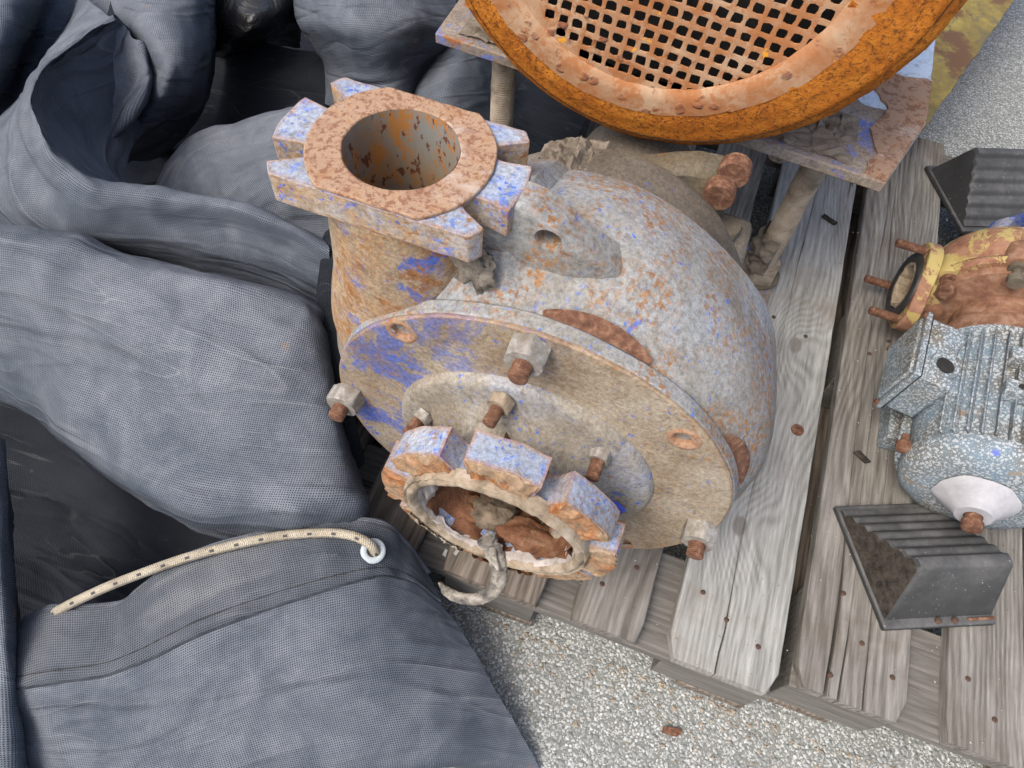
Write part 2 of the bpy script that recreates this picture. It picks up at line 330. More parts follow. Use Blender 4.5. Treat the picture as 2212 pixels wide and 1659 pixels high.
M_WOOD = wood('silvered_wood', (.14, .13, .118), (.25, .24, .225), (.34, .335, .32))
M_WOODK = wood('silvered_knotty_wood', (.165, .163, .15), (.265, .265, .248), (.345, .345, .325), knots=((.712, .215), (.742, .575)))
M_WOOD2 = wood('brown_grey_wood', (.092, .084, .073), (.165, .155, .138), (.245, .236, .216))
M_WOODD = wood('dirty_wood', (.07, .058, .047), (.15, .125, .10), (.25, .215, .18))
def ground():
    m = Mat('exposed_aggregate'); co = m.mapv(); d = m.noise(40, 3, .5); 
    wco = m.n('ShaderNodeVectorMath', operation='ADD'); nn = m.n('ShaderNodeTexNoise'); m.L(co, nn.inputs['Vector']); nn.inputs['Scale'].default_value = 90; sc_ = m.n('ShaderNodeVectorMath', operation='SCALE'); m.L(nn.outputs['Color'], sc_.inputs[0]); sc_.inputs['Scale'].default_value = .006; m.L(co, wco.inputs[0]); m.L(sc_.outputs[0], wco.inputs[1]); wc = wco.outputs[0]
    v = m.vor(140, vec=wc); cs = m.sep(m.vor(140, vec=wc, out='Color'), 0); u = m.vor(290, vec=wc); us = m.sep(m.vor(290, vec=wc, out='Color'), 1)
    big = m.thr(m.math('ADD', v, m.math('MULTIPLY', cs, .25)), .62, .50); sml = m.thr(u, .55, .42)
    stone = [(.0, (.18, .19, .185)), (.25, (.285, .30, .29)), (.5, (.385, .40, .39)), (.75, (.47, .485, .475)), (.97, (.56, .575, .56)), (1, (.34, .27, .185))]
    c = m.mix(sml, (.17, .18, .165), m.ramp(us, [(0, (.19, .20, .19)), (.5, (.33, .34, .32)), (1, (.47, .48, .46))])); c = m.mix(big, c, m.ramp(cs, stone))
    c = m.mix(.4, c, m.ramp(m.noise(420, 4, .7), [(.3, (.2, .2, .2)), (.7, (.82, .82, .82))]), 'OVERLAY')
    c = m.mix(m.thr(m.noise(3.2, 7, .7, .3), .52, .74, 0, .5), c, (.27, .25, .21)); c = m.mix(m.thr(m.noise(100, 3, .5, 0, off=3), .66, .72), c, (.14, .14, .13))
    m.bump((m.math('MULTIPLY', big, m.math('SUBTRACT', .8, v)), .7, .005), (sml, .5, .002), (m.noise(300, 4, .6), .4, .001)); return m.done(c, .85)
M_GND = ground()
def cloth(name, base, dusty, amt):
    m = Mat(name); uv = m.mapv(scale=(1, 1, 1), src='UV'); P = 2.75e-3
    def wave(dir_, ph=0):
        x = m.n('ShaderNodeTexWave', wave_type='BANDS', bands_direction=dir_, wave_profile='SIN'); m.L(uv, x.inputs['Vector']); x.inputs['Scale'].default_value = 2*PI/20/P; x.inputs['Phase Offset'].default_value = ph; return x.outputs['Fac']
    wx, wy = wave('X'), wave('Y'); wv = m.math('MULTIPLY', wx, wy)
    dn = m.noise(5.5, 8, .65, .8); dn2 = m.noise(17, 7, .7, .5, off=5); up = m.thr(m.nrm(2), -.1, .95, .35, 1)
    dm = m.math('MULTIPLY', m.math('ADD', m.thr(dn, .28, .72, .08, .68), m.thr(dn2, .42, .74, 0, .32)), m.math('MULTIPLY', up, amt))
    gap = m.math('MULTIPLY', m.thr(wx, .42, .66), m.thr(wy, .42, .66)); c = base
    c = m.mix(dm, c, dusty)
    st1 = m.thr(m.noise(1, 5, .6, .6, vec=m.mapv(scale=(7, 55, 1), src='UV', rot=(0, 0, .5))), .66, .76, 0, .45*amt); st2 = m.thr(m.noise(1, 5, .6, .6, vec=m.mapv(scale=(5, 48, 1), src='UV', rot=(0, 0, -.8), off=(4, 7, 0))), .68, .78, 0, .45*amt)
    c = m.mix(m.math('MULTIPLY', m.math('MAXIMUM', st1, st2), m.thr(wv, 0, .6, .4, 1)), c, (.42, .42, .41))
    def crease(sx_, sy_, rz, of):
        n_ = m.noise(1, 2, .45, .35, vec=m.mapv(scale=(sx_, sy_, 1), src='UV', rot=(0, 0, rz), off=(of, of*.6, 0))); a_ = m.math('ABSOLUTE', m.math('SUBTRACT', n_, .5)); return m.math('SUBTRACT', 1.0, m.thr(a_, 0, .05)), m.math('MULTIPLY', m.thr(a_, .010, 0), m.thr(m.noise(1, 3, .5, 0, vec=m.mapv(scale=(6, 6, 1), src='UV', off=(of, 3, 0))), .5, .68))
    k1, l1 = crease(1.6, 9, .45, 2.0); k2, l2 = crease(1.3, 8, -.95, 7.0); k3, l3 = crease(3.5, 16, 1.3, 13.0)
    c = m.mix(m.math('MULTIPLY', m.math('MAXIMUM', l1, m.math('MAXIMUM', l2, l3)), .14*amt), c, (.50, .50, .49))
    c = m.mix(m.thr(m.noise(24, 3, .5, 0, off=15), .70, .76, 0, .5*amt), c, (.24, .17, .11))
    c = m.mix(m.math('MULTIPLY', gap, .9), c, (base[0]*.16, base[1]*.17, base[2]*.19))
    m.bump((k1, .34, .010), (k2, .32, .010), (k3, .20, .006), (dn2, .3, .008), (wv, .5, .0012)); return m.done(c, .85, spec=.2)
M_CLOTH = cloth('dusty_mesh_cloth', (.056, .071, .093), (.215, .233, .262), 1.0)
M_CLOTH_SHADE = cloth('shaded_mesh_cloth', (.009, .012, .017), (.03, .035, .044), .5)  # darker copy of the mesh cloth: shade of the hollows put into its colour
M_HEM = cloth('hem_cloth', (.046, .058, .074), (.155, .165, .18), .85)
def film():
    m = Mat('black_film'); c = m.ramp(m.noise(8, 6, .6), [(.3, (.006, .006, .007)), (.7, (.02, .02, .02))]); m.bump((m.noise(14, 6, .65, 1.5), .9, .012)); return m.done(c, .3, spec=.5)
M_FILM = film()
def cordm():
    m = Mat('flecked_cord'); uv = m.mapv(scale=(1, 1, 1), src='UV')
    u, v = m.sep(uv, 0), m.sep(uv, 1)
    fu = m.math('FRACT', m.math('DIVIDE', u, .0295)); fv = m.math('FRACT', m.math('MULTIPLY', v, 3.0))
    a = m.thr(m.math('ABSOLUTE', m.math('SUBTRACT', fu, .5)), .11, .08); b = m.thr(m.math('ABSOLUTE', m.math('SUBTRACT', fv, .5)), .16, .13); k = m.math('MULTIPLY', a, b)
    c = m.mix(m.thr(m.noise(30, 6, .7), .4, .7), (.50, .45, .35), (.34, .295, .225)); c = m.mix(k, c, (.06, .065, .075)); br = m.math('ABSOLUTE', m.math('SINE', m.math('ADD', m.math('MULTIPLY', u, 1250.0), m.math('MULTIPLY', v, 18.85)))); br2 = m.math('ABSOLUTE', m.math('SINE', m.math('SUBTRACT', m.math('MULTIPLY', u, 1250.0), m.math('MULTIPLY', v, 18.85)))); bb_ = m.math('MULTIPLY', br, br2); c = m.mix(m.math('MULTIPLY', m.math('SUBTRACT', 1.0, bb_), .35), c, (.22, .19, .14)); m.bump((bb_, .7, .0015), (m.noise(500, 3, .6), .6, .0012)); return m.done(c, .95, spec=.1)
M_CORD = cordm()
M_GRIT = simple('grey_grit', (.20, .195, .18), (.48, .47, .45), 60, .9, .001, 200)
M_RDUST = simple('mud_shaft', (.15, .12, .085), (.29, .24, .18), 34, .95, .004, 90, c3=(.38, .33, .26))

# ------------------------------------------------------------------ ground
gb = MB(); gb.add([(-60, -60, 0), (60, -60, 0), (60, 60, 0), (-60, 60, 0)], [(0, 1, 2, 3)])
g = single('ground', gb, M_GND, kind='structure', smooth=None)

# ------------------------------------------------------------------ pallets
ZT = .144
def wob(lo, hi, amp, seed, n=28):
    return [(lo+(hi-lo)*k/n, amp*(nz((0, k*.35, seed), 1)+.5*nz((0, k*1.3, seed+4), 1))) for k in range(n+1)]
def plank_mesh(x0, x1, y0, y1, z0, z1, seed, cracks=(), chamf=(0, 0), along='y'):
    """a plank running along y, edges uneven, split into strips by cracks: (x fraction, from y, to y, width)"""
    mb = MB(); n = 40; ys = [y0+(y1-y0)*k/n for k in range(n+1)]
    L = [x0+.0014*nz((k*.5, seed, 0), 1)+(chamf[0]*max(0, 1-(y-y0)/.03) if chamf[0] else 0) for k, y in enumerate(ys)]
    R = [x1+.0014*nz((k*.5, seed+9, 0), 1)-(chamf[1]*max(0, 1-(y-y0)/.03) if chamf[1] else 0) for k, y in enumerate(ys)]
    cur = L; lines = [(L, None)]
    edges = [(L, [0]*(n+1))]
    for ci, (fx, ya, yb, wd) in enumerate(cracks):
        C = [x0+(x1-x0)*fx+.010*nz((k*.11, seed+ci*7, 3), 1)+.0025*nz((k*.6, seed+ci*7, 8), 1) for k in range(n+1)]
        W = [wd*max(0.0, 1-abs((y-(ya+yb)/2)/((yb-ya)/2))**2.0) if ya < y < yb or y == y0 else 0 for y in ys]
        edges.append((C, W))
    edges.append((R, [0]*(n+1)))
    for (A, WA), (B, WB) in zip(edges[:-1], edges[1:]):
        rows = []
        for k, y in enumerate(ys):
            a, b = A[k]+WA[k]/2+1e-5, B[k]-WB[k]/2-1e-5; e = min(.0035, (b-a)*.3) if True else 0
            ye = y+(.002*nz((a*40, seed, 5), 1) if k in (0, n) else 0); dz = .0008*nz((a*9, y*6, seed), 1)
            ed = .0016
            rows.append([(a, ye, z0), (a, ye, z1-ed*1.3), (a+ed, ye, z1+dz), (b-ed, ye, z1+dz), (b, ye, z1-ed*1.3), (b, ye, z0)])
        base = len(mb.v); mb.grid(rows, closed_v=True); m_ = 6
        mb.f.append(tuple(base+j for j in range(m_))[::-1]); mb.f.append(tuple(base+n*m_+j for j in range(m_)))
    return mb
nailmb = MB(); nailmb.revolve([(-.004, .0034), (0, .0038), (.0010, .0032), (.0015, .0012)], lambda a, r, t: (r*math.cos(t), r*math.sin(t), a), 10, False, True)
NAIL = nailmb.mesh('nail')
def pallet(label, px, py, spans, mats, cracks, nails, rot=0.0):
    t = thing('wooden_pallet', label, 'pallet', (px, py, 0), 'timber pallets under the pumps')
    for i, (a, b) in enumerate(spans):
        mb = plank_mesh(px+a, px+b, py, py+1.2, ZT-.022, ZT, 3.3*i+px*9, cracks.get(i, ()), (.012, .012) if i in (0, len(spans)-1) else (0.004, .004))
        pk = part('plank', mb, mats[i], t, smooth=30)
        for (fx, yy) in nails.get(i, ()):
            placed('nail', NAIL, M_NAIL, pk, Matrix.Translation((px+a+(b-a)*fx, py+yy, ZT+.0006)) @ Matrix.Rotation(random.uniform(-.2, .2), 4, 'X'))
    for (a, b) in ((0, .145), (.5275, .6725), (1.055, 1.2)):
        mb = MB(); ym = py+a; 
        rows = [[(px+.001+.798*k/20, ym+.002+.0015*nz((k*.6, a*9, 1), 1), ZT-.0224), (px+.001+.798*k/20, ym+b-a, ZT-.0224), (px+.001+.798*k/20, ym+b-a, ZT-.044), (px+.001+.798*k/20, ym+.002+.0015*nz((k*.6, a*9, 1), 1), ZT-.044)] for k in range(21)]
        mb.grid(rows, closed_v=True); mb.f.append((0, 1, 2, 3)); mb.f.append((80, 81, 82, 83))
        part('cross_board', mb, M_WOODD2, t, smooth=30, bevel=.0015)
        for xb in (0.0, .3275, .655) if True else ():
            w_ = .145
            part('block', MB().box((px+xb+.003, ym+.004, .0225), (px+xb+w_-.003, ym+b-a-.002, ZT-.0445)), M_WOODD2, t, bevel=.002)
    for xb, w_ in ((0, .1), (.3275, .145), (.70, .1)):
        part('bottom_board', MB().box((px+xb+.001, py+.003, .001), (px+xb+w_, py+1.197, .022)), M_WOODD, t, bevel=.002)
    return t
M_WOODD2 = wood('grey_brown_board', (.095, .088, .078), (.13, .122, .11), (.165, .157, .143))
# cross boards run along x: a second material with the grain turned
def turn(m, name):
    c = m.copy(); c.name = name
    for nd in c.node_tree.nodes:
        if nd.type == 'MAPPING':
            s_ = nd.inputs['Scale'].default_value; s_[0], s_[1] = s_[1], s_[0]
        if nd.type == 'TEX_WAVE': nd.bands_direction = 'Y'
        if nd.type == 'VECT_MATH' and nd.operation == 'MULTIPLY_ADD': nd.inputs[1].default_value = (.22, .22, 0)
    return c
M_WOODD2 = turn(M_WOODD2, 'grey_brown_board_across')
p1 = pallet('grey weathered pallet carrying the large pump', -.8215, -.026, [(0, .145), (.187, .287), (.328, .473), (.5165, .6145), (.6515, .80)], [M_WOODD, M_WOODD, M_WOODD, M_WOOD2, M_WOODK],
            {4: ((.47, -.3, .16, .0022),), 3: ()}, {4: ((.2, .10), (.46, .075), (.78, .055), (.3, .62), (.7, .60), (.3, 1.1), (.7, 1.12)), 3: ((.3, .06), (.7, .1)), 2: ((.3, .05), (.6, .1)), 1: ((.4, .1),)})
M_STAMP = simple('white_stamp_paint', (.34, .33, .31), (.48, .47, .45), 160, .9)
pk3 = [o for o in p1.children if o.name.startswith('plank')][2]
for k in range(9):
    u0, v0 = -.520+.045*random.random(), -.006+.03*random.random()
    part('stamp_dab', MB().prism([(-.0028, -.006), (.002, -.007), (.0032, .005), (-.001, .007)], ZT+.0013, ZT+.0017, lambda u, v, d: (u0+u+.002*nz((u*300, v*300, k), 1), v0+v*random.uniform(.6, 1), d)), M_STAMP, pk3, smooth=None)
p2 = pallet('brown grey cracked pallet carrying the small motor pump', 0.0, 0.0, [(0, .145), (.196, .296), (.336, .48), (.52, .62), (.655, .80)], [M_WOOD2, M_WOOD2, M_WOOD2, M_WOOD, M_WOOD2],
            {0: ((.28, -.25, .30, .0045), (.40, -.12, .12, .0030), (.62, -.1, .10, .002))}, {0: ((.33, .145), (.30, .028), (.55, .085), (.85, .055), (.5, .62), (.3, .58)), 1: ((.25, .09), (.6, .05)), 2: ((.4, .06),)})

# ------------------------------------------------------------------ fasteners (shared meshes, axis +z, origin at the seat)
def hexnut(r, h, thr=None, stud=0, hole=True):
    mb = MB(); hexp = [(r*math.cos(PI/3*k), r*math.sin(PI/3*k)) for k in range(6)]
    n = 24; P = []
    for (z, rr) in ((0, 1), (h*.86, 1), (h, .9)):
        P.append([])
        for k in range(n):
            a = 2*PI*k/n; ap = r*math.cos(PI/6)/math.cos((a % (PI/3))-PI/6)
            P[-1].append((min(ap, r*(1 if z < h*.9 else .88))*math.cos(a), min(ap, r*(1 if z < h*.9 else .88))*math.sin(a), z))
    mb.grid(P, closed_v=True); b = len(mb.v)-n; mb.f.append(tuple(b+k for k in range(n))); return mb
def threaded(r, z0, z1, pitch=.0022, n=14):
    mb = MB(); k = max(4, int((z1-z0)/pitch*2)); prof = [(z0+(z1-z0)*i/k, r*(1 if i % 2 == 0 else .90)) for i in range(k)]+[(z1-.0006, r*.86), (z1, r*.7)]
    mb.revolve(prof, lambda a, rr, t: (rr*math.cos(t), rr*math.sin(t), a), n, True, True); return mb
NUT_A = hexnut(.0205, .021).jitter(.0012, 90, 2).mesh('nut'); STUD_A = threaded(.0098, 0, .033).jitter(.0006, 200, 1).mesh('stud')
NUT_S = hexnut(.0115, .011).jitter(.0004, 200, 4).mesh('nut'); STUD_S = threaded(.0072, 0, .030).jitter(.0004, 260, 6).mesh('stud')
def axisM(p, d, spin=0.0):
    return Matrix.Translation(Vector(p)) @ Vector(d).to_track_quat('Z', 'Y').to_matrix().to_4x4() @ Matrix.Rotation(spin, 4, 'Z')

# ------------------------------------------------------------------ large pump
PX, PY, PZ = -.4212, .062, .3975
pump = thing('centrifugal_pump', 'large rusty blue centrifugal pump with open flanges on grey pallet', 'pump', (PX, .2, ZT))
def ax(a, r, t): return (PX+r*math.cos(t), a, PZ+r*math.sin(t))     # revolve frame about the shaft (axis y)
def bumpg(x, c, s): return math.exp(-((x-c)/s)**2)
def vol(t):
    d = (math.degrees(t)+360) % 360                      # grows clockwise from the tongue at ~100 deg round to 180
    k = ((100-d) % 360)/280
    return -.006+.018*min(1, k)
prof = [(.0665, .150), (.0665, .2290), (.0680, .2305), (.0795, .2318), (.0812, .2308), (.0830, .2284), (.0865, .2312), (.094, .2375), (.108, .2460), (.128, .2540), (.152, .2570), (.172, .2560), (.195, .2530), (.215, .2490), (.2165, .2470), (.219, .2480), (.240, .2440), (.250, .2420), (.254, .2360), (.256, .2200), (.256, .12), (.256, .03)]
def casefr(a, r, t):
    f = min(1, max(0, (r-.226)/.026)) if a > .084 else 0
    # casting pockets behind the flange give the lens-shaped recesses
    td = (math.degrees(t)+180) % 360-180
    rr = r+vol(t)*f+(.028*min(1, (a-.0845)/.035)*bumpg(td, 88, 26)*bumpg(a, .178, .078) if a > .0845 else 0)
    return ax(a+.0015*nz((math.cos(t)*2, math.sin(t)*2, a*9), 1), rr+.0018*fbm((math.cos(t), a*6, math.sin(t)), 2.2), t)
cb = MB(); cb.revolve(prof, casefr, 160, False, True)
case = part('casing', cb, M_CASE, pump, smooth=28)
# lens-shaped pockets between flange and body (rusty lips standing proud of the groove)
def lens(t0, t1, wmax, parent, mat_):
    mb = MB(); n = 26; P = []
    for k in range(n+1):
        u = k/n; t = math.radians(t0+(t1-t0)*u); wdt = wmax*math.sin(PI*u)**.8+.0006
        P.append([ax(.0808, .2312, t), ax(.0815+wdt*.25, .2300+wdt*.20, t), ax(.0820+wdt*.55, .2312+wdt*.42, t), ax(.0830+wdt*.85, .2345+wdt*.66, t), ax(.0840+wdt*1.0, .2352+wdt*.62, t)])
    mb.grid(P); return part('casting_recess', mb, mat_, parent, smooth=60)
for a0, a1, wd in ((92, 66, .0095), (37, 14, .0105), (140, 121, .007)): lens(a0, a1, wd, case, M_BOLTR)
# neck (loft of ellipses) up to the discharge flange
FX, FY, FZ = -.5794, .132, .72
nk = [(.36, -.588, .134, .080, .056), (.42, -.592, .134, .086, .060), (.47, -.594, .134, .087, .062), (.52, -.590, .134, .083, .063), (.57, -.583, .133, .0785, .063), (.62, -.580, .132, .0755, .064), (.66, -.5794, .132, .074, .065), (.690, -.5794, .132, .080, .066)]
nks = catmull(nk, 5); P = []
for z, x, y, rx, ry in nks:
    P.append([(x+rx*math.cos(a)*(1+.01*nz((math.cos(a)*2, math.sin(a)*2, z*8), 1)), y+ry*math.sin(a), z+.004*nz((math.cos(a)*2, math.sin(a)*2, 3), 1)) for a in [2*PI*k/64 for k in range(64)]])
nm = MB(); nm.grid(P, closed_v=True); part('discharge_neck', nm, M_NECK, pump, smooth=180)
# discharge flange plate: circle cut by two flats with four open bolt slots
def slotted(R, flat, rb, ws, slots, ri, n=360, rout=None):
    """outline (u,v) of a slotted flange, plus inner circle"""
    out = []
    for k in range(n):
        a = 2*PI*k/n; r = R
        if flat: r = min(R, flat/max(1e-6, abs(math.sin(a))))
        for s_ in slots:
            da = (a-s_+PI) % (2*PI)-PI
            if abs(da) < PI/2:
                off = R*math.sin(da) if False else r*math.sin(da)
                if abs(off) < ws:
                    rin = rb-math.sqrt(max(0, ws*ws-off*off))*.9
                    r = min(r, rin/math.cos(da))
        out.append((r*math.cos(a), r*math.sin(a)))
    return out
def flange_ring(out, inn, z0, z1, fr, mb):
    n = len(out)
    P = [[fr(u, v, z0) for u, v in inn], [fr(u, v, z0) for u, v in out], [fr(u, v, z1) for u, v in out], [fr(u, v, z1) for u, v in inn]]
    mb.grid(P, closed_u=True, closed_v=True); return mb
SL = [math.radians(a) for a in (22.5, 157.5, 202.5, 337.5)]
o1 = slotted(.109, .0665, .086, .0125, SL, .05)
inn = [(.058*math.cos(2*PI*k/360), .058*math.sin(2*PI*k/360)) for k in range(360)]
frz = lambda u, v, d: (FX+u, FY+v, FZ+d)
fl = part('discharge_flange', flange_ring(o1, inn, -.034, -.004, frz, MB()).jitter(.0012, 45, 3), M_EAR, pump, smooth=35, bevel=.0055, seg=3, angle=50)
rf = []
for k in range(360):
    a = 2*PI*k/360; r = min(.0795, .0668/max(1e-6, abs(math.sin(a)))); rf.append((r*math.cos(a), r*math.sin(a)))
part('sealing_face', flange_ring(rf, [(.049*math.cos(2*PI*k/360), .049*math.sin(2*PI*k/360)) for k in range(360)], -.0045, .0, frz, MB()).jitter(.0008, 60, 8), M_FACE, fl, smooth=35, bevel=.0012, angle=50)
bm_ = MB(); bm_.revolve([(.0, .0488), (-.01, .0486), (-.06, .0490), (-.12, .0520), (-.19, .0560), (-.26, .0560)], lambda a, r, t: (FX-(.02 if a < -.15 else 0)+r*math.cos(t), FY+r*math.sin(t), FZ-.0008+a), 64, False, True)
part('bore', bm_, M_BORE, fl, smooth=60)
# lifting web with a hole, running from the flange down to the casing
wx = [(-.512, .700), (-.470, .7165), (-.455, .714), (-.432, .704), (-.410, .688), (-.390, .674), (-.362, .648), (-.366, .625), (-.42, .60), (-.50, .60)]
wb = MB(); hole = [(-.4405+.0120*math.cos(2*PI*k/20), .688+.0120*math.sin(2*PI*k/20)) for k in range(20)]
def web(y0, y1):
    hc = Vector((-.4405, .688)); n = 96; P = []
    def outer(a):
        d = Vector((math.cos(a), math.sin(a))); best = 1.0
        for p_, q_ in zip(wx, wx[1:]+wx[:1]):
            p2, q2 = Vector(p_)-hc, Vector(q_)-hc; e_ = q2-p2; den = d.x*e_.y-d.y*e_.x
            if abs(den) < 1e-9: continue
            t_ = (p2.x*e_.y-p2.y*e_.x)/den; u_ = (p2.x*d.y-p2.y*d.x)/den
            if t_ > 0 and -1e-6 <= u_ <= 1+1e-6: best = min(best, t_)
        return best
    R_ = [outer(2*PI*k/n) for k in range(n)]; R_ = [(R_[k-1]+2*R_[k]+R_[(k+1) % n])/4 for k in range(n)]
    for f, dy in ((None, .030), (None, .003), ('e', 0), (.3, .0), (.6, 0), (.85, .0005), (.94, .003), (.985, .008), (1.0, .015), (1.0, y1-y0)):
        row = []
        for k in range(n):
            a = 2*PI*k/n; r = .0108 if f is None else (.0122 if f == 'e' else .0122+(R_[k]-.0122)*f); row.append((hc.x+r*math.cos(a), y0+dy+.016*min(1, max(0, (hc.x+r*math.cos(a)+.418)/.05))**1.5+.0012*nz((r*40*math.cos(a), r*40*math.sin(a), 2), 1), hc.y+r*math.sin(a)))
        P.append(row)
    return MB().grid(P, closed_v=True)
part('lifting_web', web(.112, .142), M_CASE, pump, smooth=60)
part('web_hole_floor', MB().add([ (-.455, .135, .672), (-.426, .135, .672), (-.426, .135, .704), (-.455, .135, .704)], [(0, 1, 2, 3)]), M_MUD, case, smooth=None)
# cover disc with raised hub and suction nozzle (one revolve)
cv = [(.0665, .10), (.0668, .2270), (.0668, .2290), (.0640, .2292), (.0622, .2278), (.0615, .2180), (.0612, .1560), (.0600, .1500), (.0535, .1465), (.0505, .1420), (.0490, .1300), (.0480, .1200), (.0440, .1080), (.0360, .0960), (.0260, .0880), (.0140, .0850), (.0040, .0860), (-.001, .0900)]
def covfr(a, r, t): return ax(a+.0012*fbm((math.cos(t)*r*5, a*3, math.sin(t)*r*5), 1.6), r+(.0009*nz((math.cos(t)*3, 0, math.sin(t)*3), 2) if r > .22 else 0), t)
cvd = catmull(cv[5:], 3); full = cv[:5]+[(.0615, .2180-.0035*k) for k in range(1, 12)]+[tuple(x) for x in cvd if x[1] < .178]
HOLES = [(130.4, .2130), (44.0, .2065), (-45, .209), (-95, .209), (-140, .209)]
cvm = MB().revolve([x for x in full if x[1] >= .1499], covfr, 400)
def near_hole(f):
    q_ = np.mean([cvm.v[i] for i in f], axis=0)
    return q_[1] < .0635 and any(math.hypot(q_[0]-PX-r*math.cos(math.radians(a)), q_[2]-PZ-r*math.sin(math.radians(a))) < .0115 for a, r in HOLES)
cvm.f = [f for f in cvm.f if not near_hole(f)]
cover = part('cover', cvm, M_COVER, pump, smooth=35)
hub = part('suction_hub', MB().revolve([x for x in full if x[1] <= .1515 and x[0] < .0615], covfr, 120), M_HUB, pump, smooth=180)
# suction flange: disc of eight blocks between open slots
SY0, SY1 = .006, -.027
so = slotted(.1335, 0, .108, .0105, [math.radians(22.5+45*k) for k in range(8)], .08)
si = [(.092*math.cos(2*PI*k/360), .092*math.sin(2*PI*k/360)) for k in range(360)]
fry = lambda u, v, d: (PX+u, d, PZ+v)
sf = part('suction_flange', flange_ring(so, si, SY0, SY1, fry, MB()).jitter(.0022, 38, 5), M_EAR, pump, smooth=35, bevel=.0055, seg=3, angle=50)
M_SCALE = cast('flange_rust_scale', [(.36, (.36, .145, .05)), (.48, (.33, .215, .125)), (.64, (.30, .245, .175))], blue=.02, rust=.50, rustc=(.40, .15, .045), dirt=.3, dust=.2, seed=63)
# rust scale layer on the flange front, ragged, one crust per block
for k in range(8):
    a0 = math.radians(45*k-22.5+(6.0)); a1 = math.radians(45*k+22.5-6.0); mb = MB(); n = 40; P = []
    for j in range(n+1):
        a = a0+(a1-a0)*j/n; ro = .1325+.003*nz((k, j*.3, 1), 1); row = []
        for i, r in enumerate((.098, .104, .110, .117, .124, ro, ro)):
            th = .004+.0042*fbm((k*3+j*.14, i*.55, 2), 1.3)
            row.append(fry(r*math.cos(a), r*math.sin(a), SY1-((th if i < 5 else th*.4) if 0 < i < 6 and 0 < j < n else 0)+(.001 if i == 6 else 0)))
        P.append(row)
    mb.grid(P); part('rust_scale', mb, M_SCALE, sf, smooth=50)
# torn gasket ring standing proud of the flange, with a ragged pale liner inside it
gk = MB(); n = 200; P = []
for k in range(n):
    t = 2*PI*k/n; row = []
    for i, (a, r) in enumerate(((SY1+.004, .1055), (SY1-.006, .1050), (SY1-.0100, .1030), (SY1-.0085, .1005), (SY1-.0110, .0985), (SY1-.0120, .0950), (SY1-.0095, .0915), (SY1-.004, .0895))):
        row.append(ax(a+.0013*fbm((math.cos(t)*5, r*60, math.sin(t)*5), 1.8, 3)*(1 if a < SY1 else .3), r+.0009*fbm((math.cos(t)*6, math.sin(t)*6, r*80), 1.5), t))
    P.append(row)
gk.grid(P, closed_u=True); part('gasket', gk, M_GASK, sf, smooth=60)
ln = MB(); P = []
for k in range(n):
    t = 2*PI*k/n; low = max(0, -math.sin(t+.25)); side_ = max(0, math.cos(t-2.7)); rag = fbm((math.cos(t)*1.6, math.sin(t)*1.6, 4), 1.6); dp = max(.004, .030*(1-.8*low)+.012*rag)
    inn2 = .012*max(0, math.sin(t-.15))*(1-.5*side_)+.004*max(0, rag)
    row = [ax(SY1-.0085+u*(dp+.004)+.0012*nz((k*.5, u*4, 1), 1), .0930-.004*min(1, u*3)-inn2*u**1.2+.0018*fbm((math.cos(t)*8, u*4, math.sin(t)*8), 1.4), t) for u in (0, .12, .3, .5, .7, .85, 1)]
    P.append(row)
ln.grid(P, closed_u=True); part('torn_liner', ln, M_LEAD, sf, smooth=60)
ib = MB(); P = []
for a, r in ((SY1+.000, .0935), (SY1+.012, .0930), (SY1+.03, .0900), (.03, .084), (.06, .078), (.085, .065), (.09, .02)):
    P.append([ax(a, min(.0935, r*(.96+.16*fbm((math.cos(t)*2, a*22, math.sin(t)*2), 1.5, 6))), t) for t in [2*PI*k/80 for k in range(80)]])
ib.grid(P, closed_v=True); ib.f.append(tuple(len(ib.v)-80+k for k in range(80)))
part('suction_bore', ib, M_INRUST, sf, smooth=60)
M_BROWNL = simple('brown_debris', (.06, .045, .032), (.13, .10, .07), 60, .95, .005, 90, c3=(.22, .175, .125))
def blob(c, sz, amp, seed, nr=18, nt=28):
    mb = MB(); P = []
    for i in range(nr+1):
        ph = PI*i/nr
        row = []
        for k in range(nt):
            t = 2*PI*k/nt; d = Vector((math.sin(ph)*math.cos(t), math.sin(ph)*math.sin(t), math.cos(ph))); f = 1+amp*fbm(d, 1.7, seed)+amp*.35*nz(d, 7, seed)
            row.append((c[0]+sz[0]*d.x*f, c[1]+sz[1]*d.y*f, c[2]+sz[2]*d.z*f))
        P.append(row)
    return mb.grid(P, closed_v=True)
for k in range(6):
    a = k*2*PI/6+.3; mb = MB(); P = []
    for j in range(13):
        u = j/12; t = a+u*1.25; r = .012+.072*u
        P.append([ax(.030-.004*u, r, t), ax(.010+.012*u+.004*nz((j*.5, k, 1), 1), r+.004, t), ax(.008+.014*u, r+.008, t+.10), ax(.012+.014*u, r+.010, t+.18), ax(.06, r+.010, t+.22)])
    mb.grid(P); part('impeller_vane', mb.jitter(.004, 50, k), M_INRUST, sf, smooth=70)
part('impeller_nut', blob((PX+.004, .030, PZ+.002), (.022, .020, .022), .25, 2), M_INRUST, sf, smooth=70)
for k, (u, v, dy, sz, mt) in enumerate(((-.012, -.070, .010, (.028, .022, .014), 1), (.034, -.066, -.004, (.034, .018, .010), 0), (-.083, -.004, -.010, (.007, .014, .026), 2), (-.040, -.072, .004, (.024, .018, .010), 0))):
    part('debris_lump', blob((PX+u, dy, PZ+v), sz, .3, k*3.7), (M_INRUST, M_BROWNL, M_LEAD)[mt], sf, smooth=70)
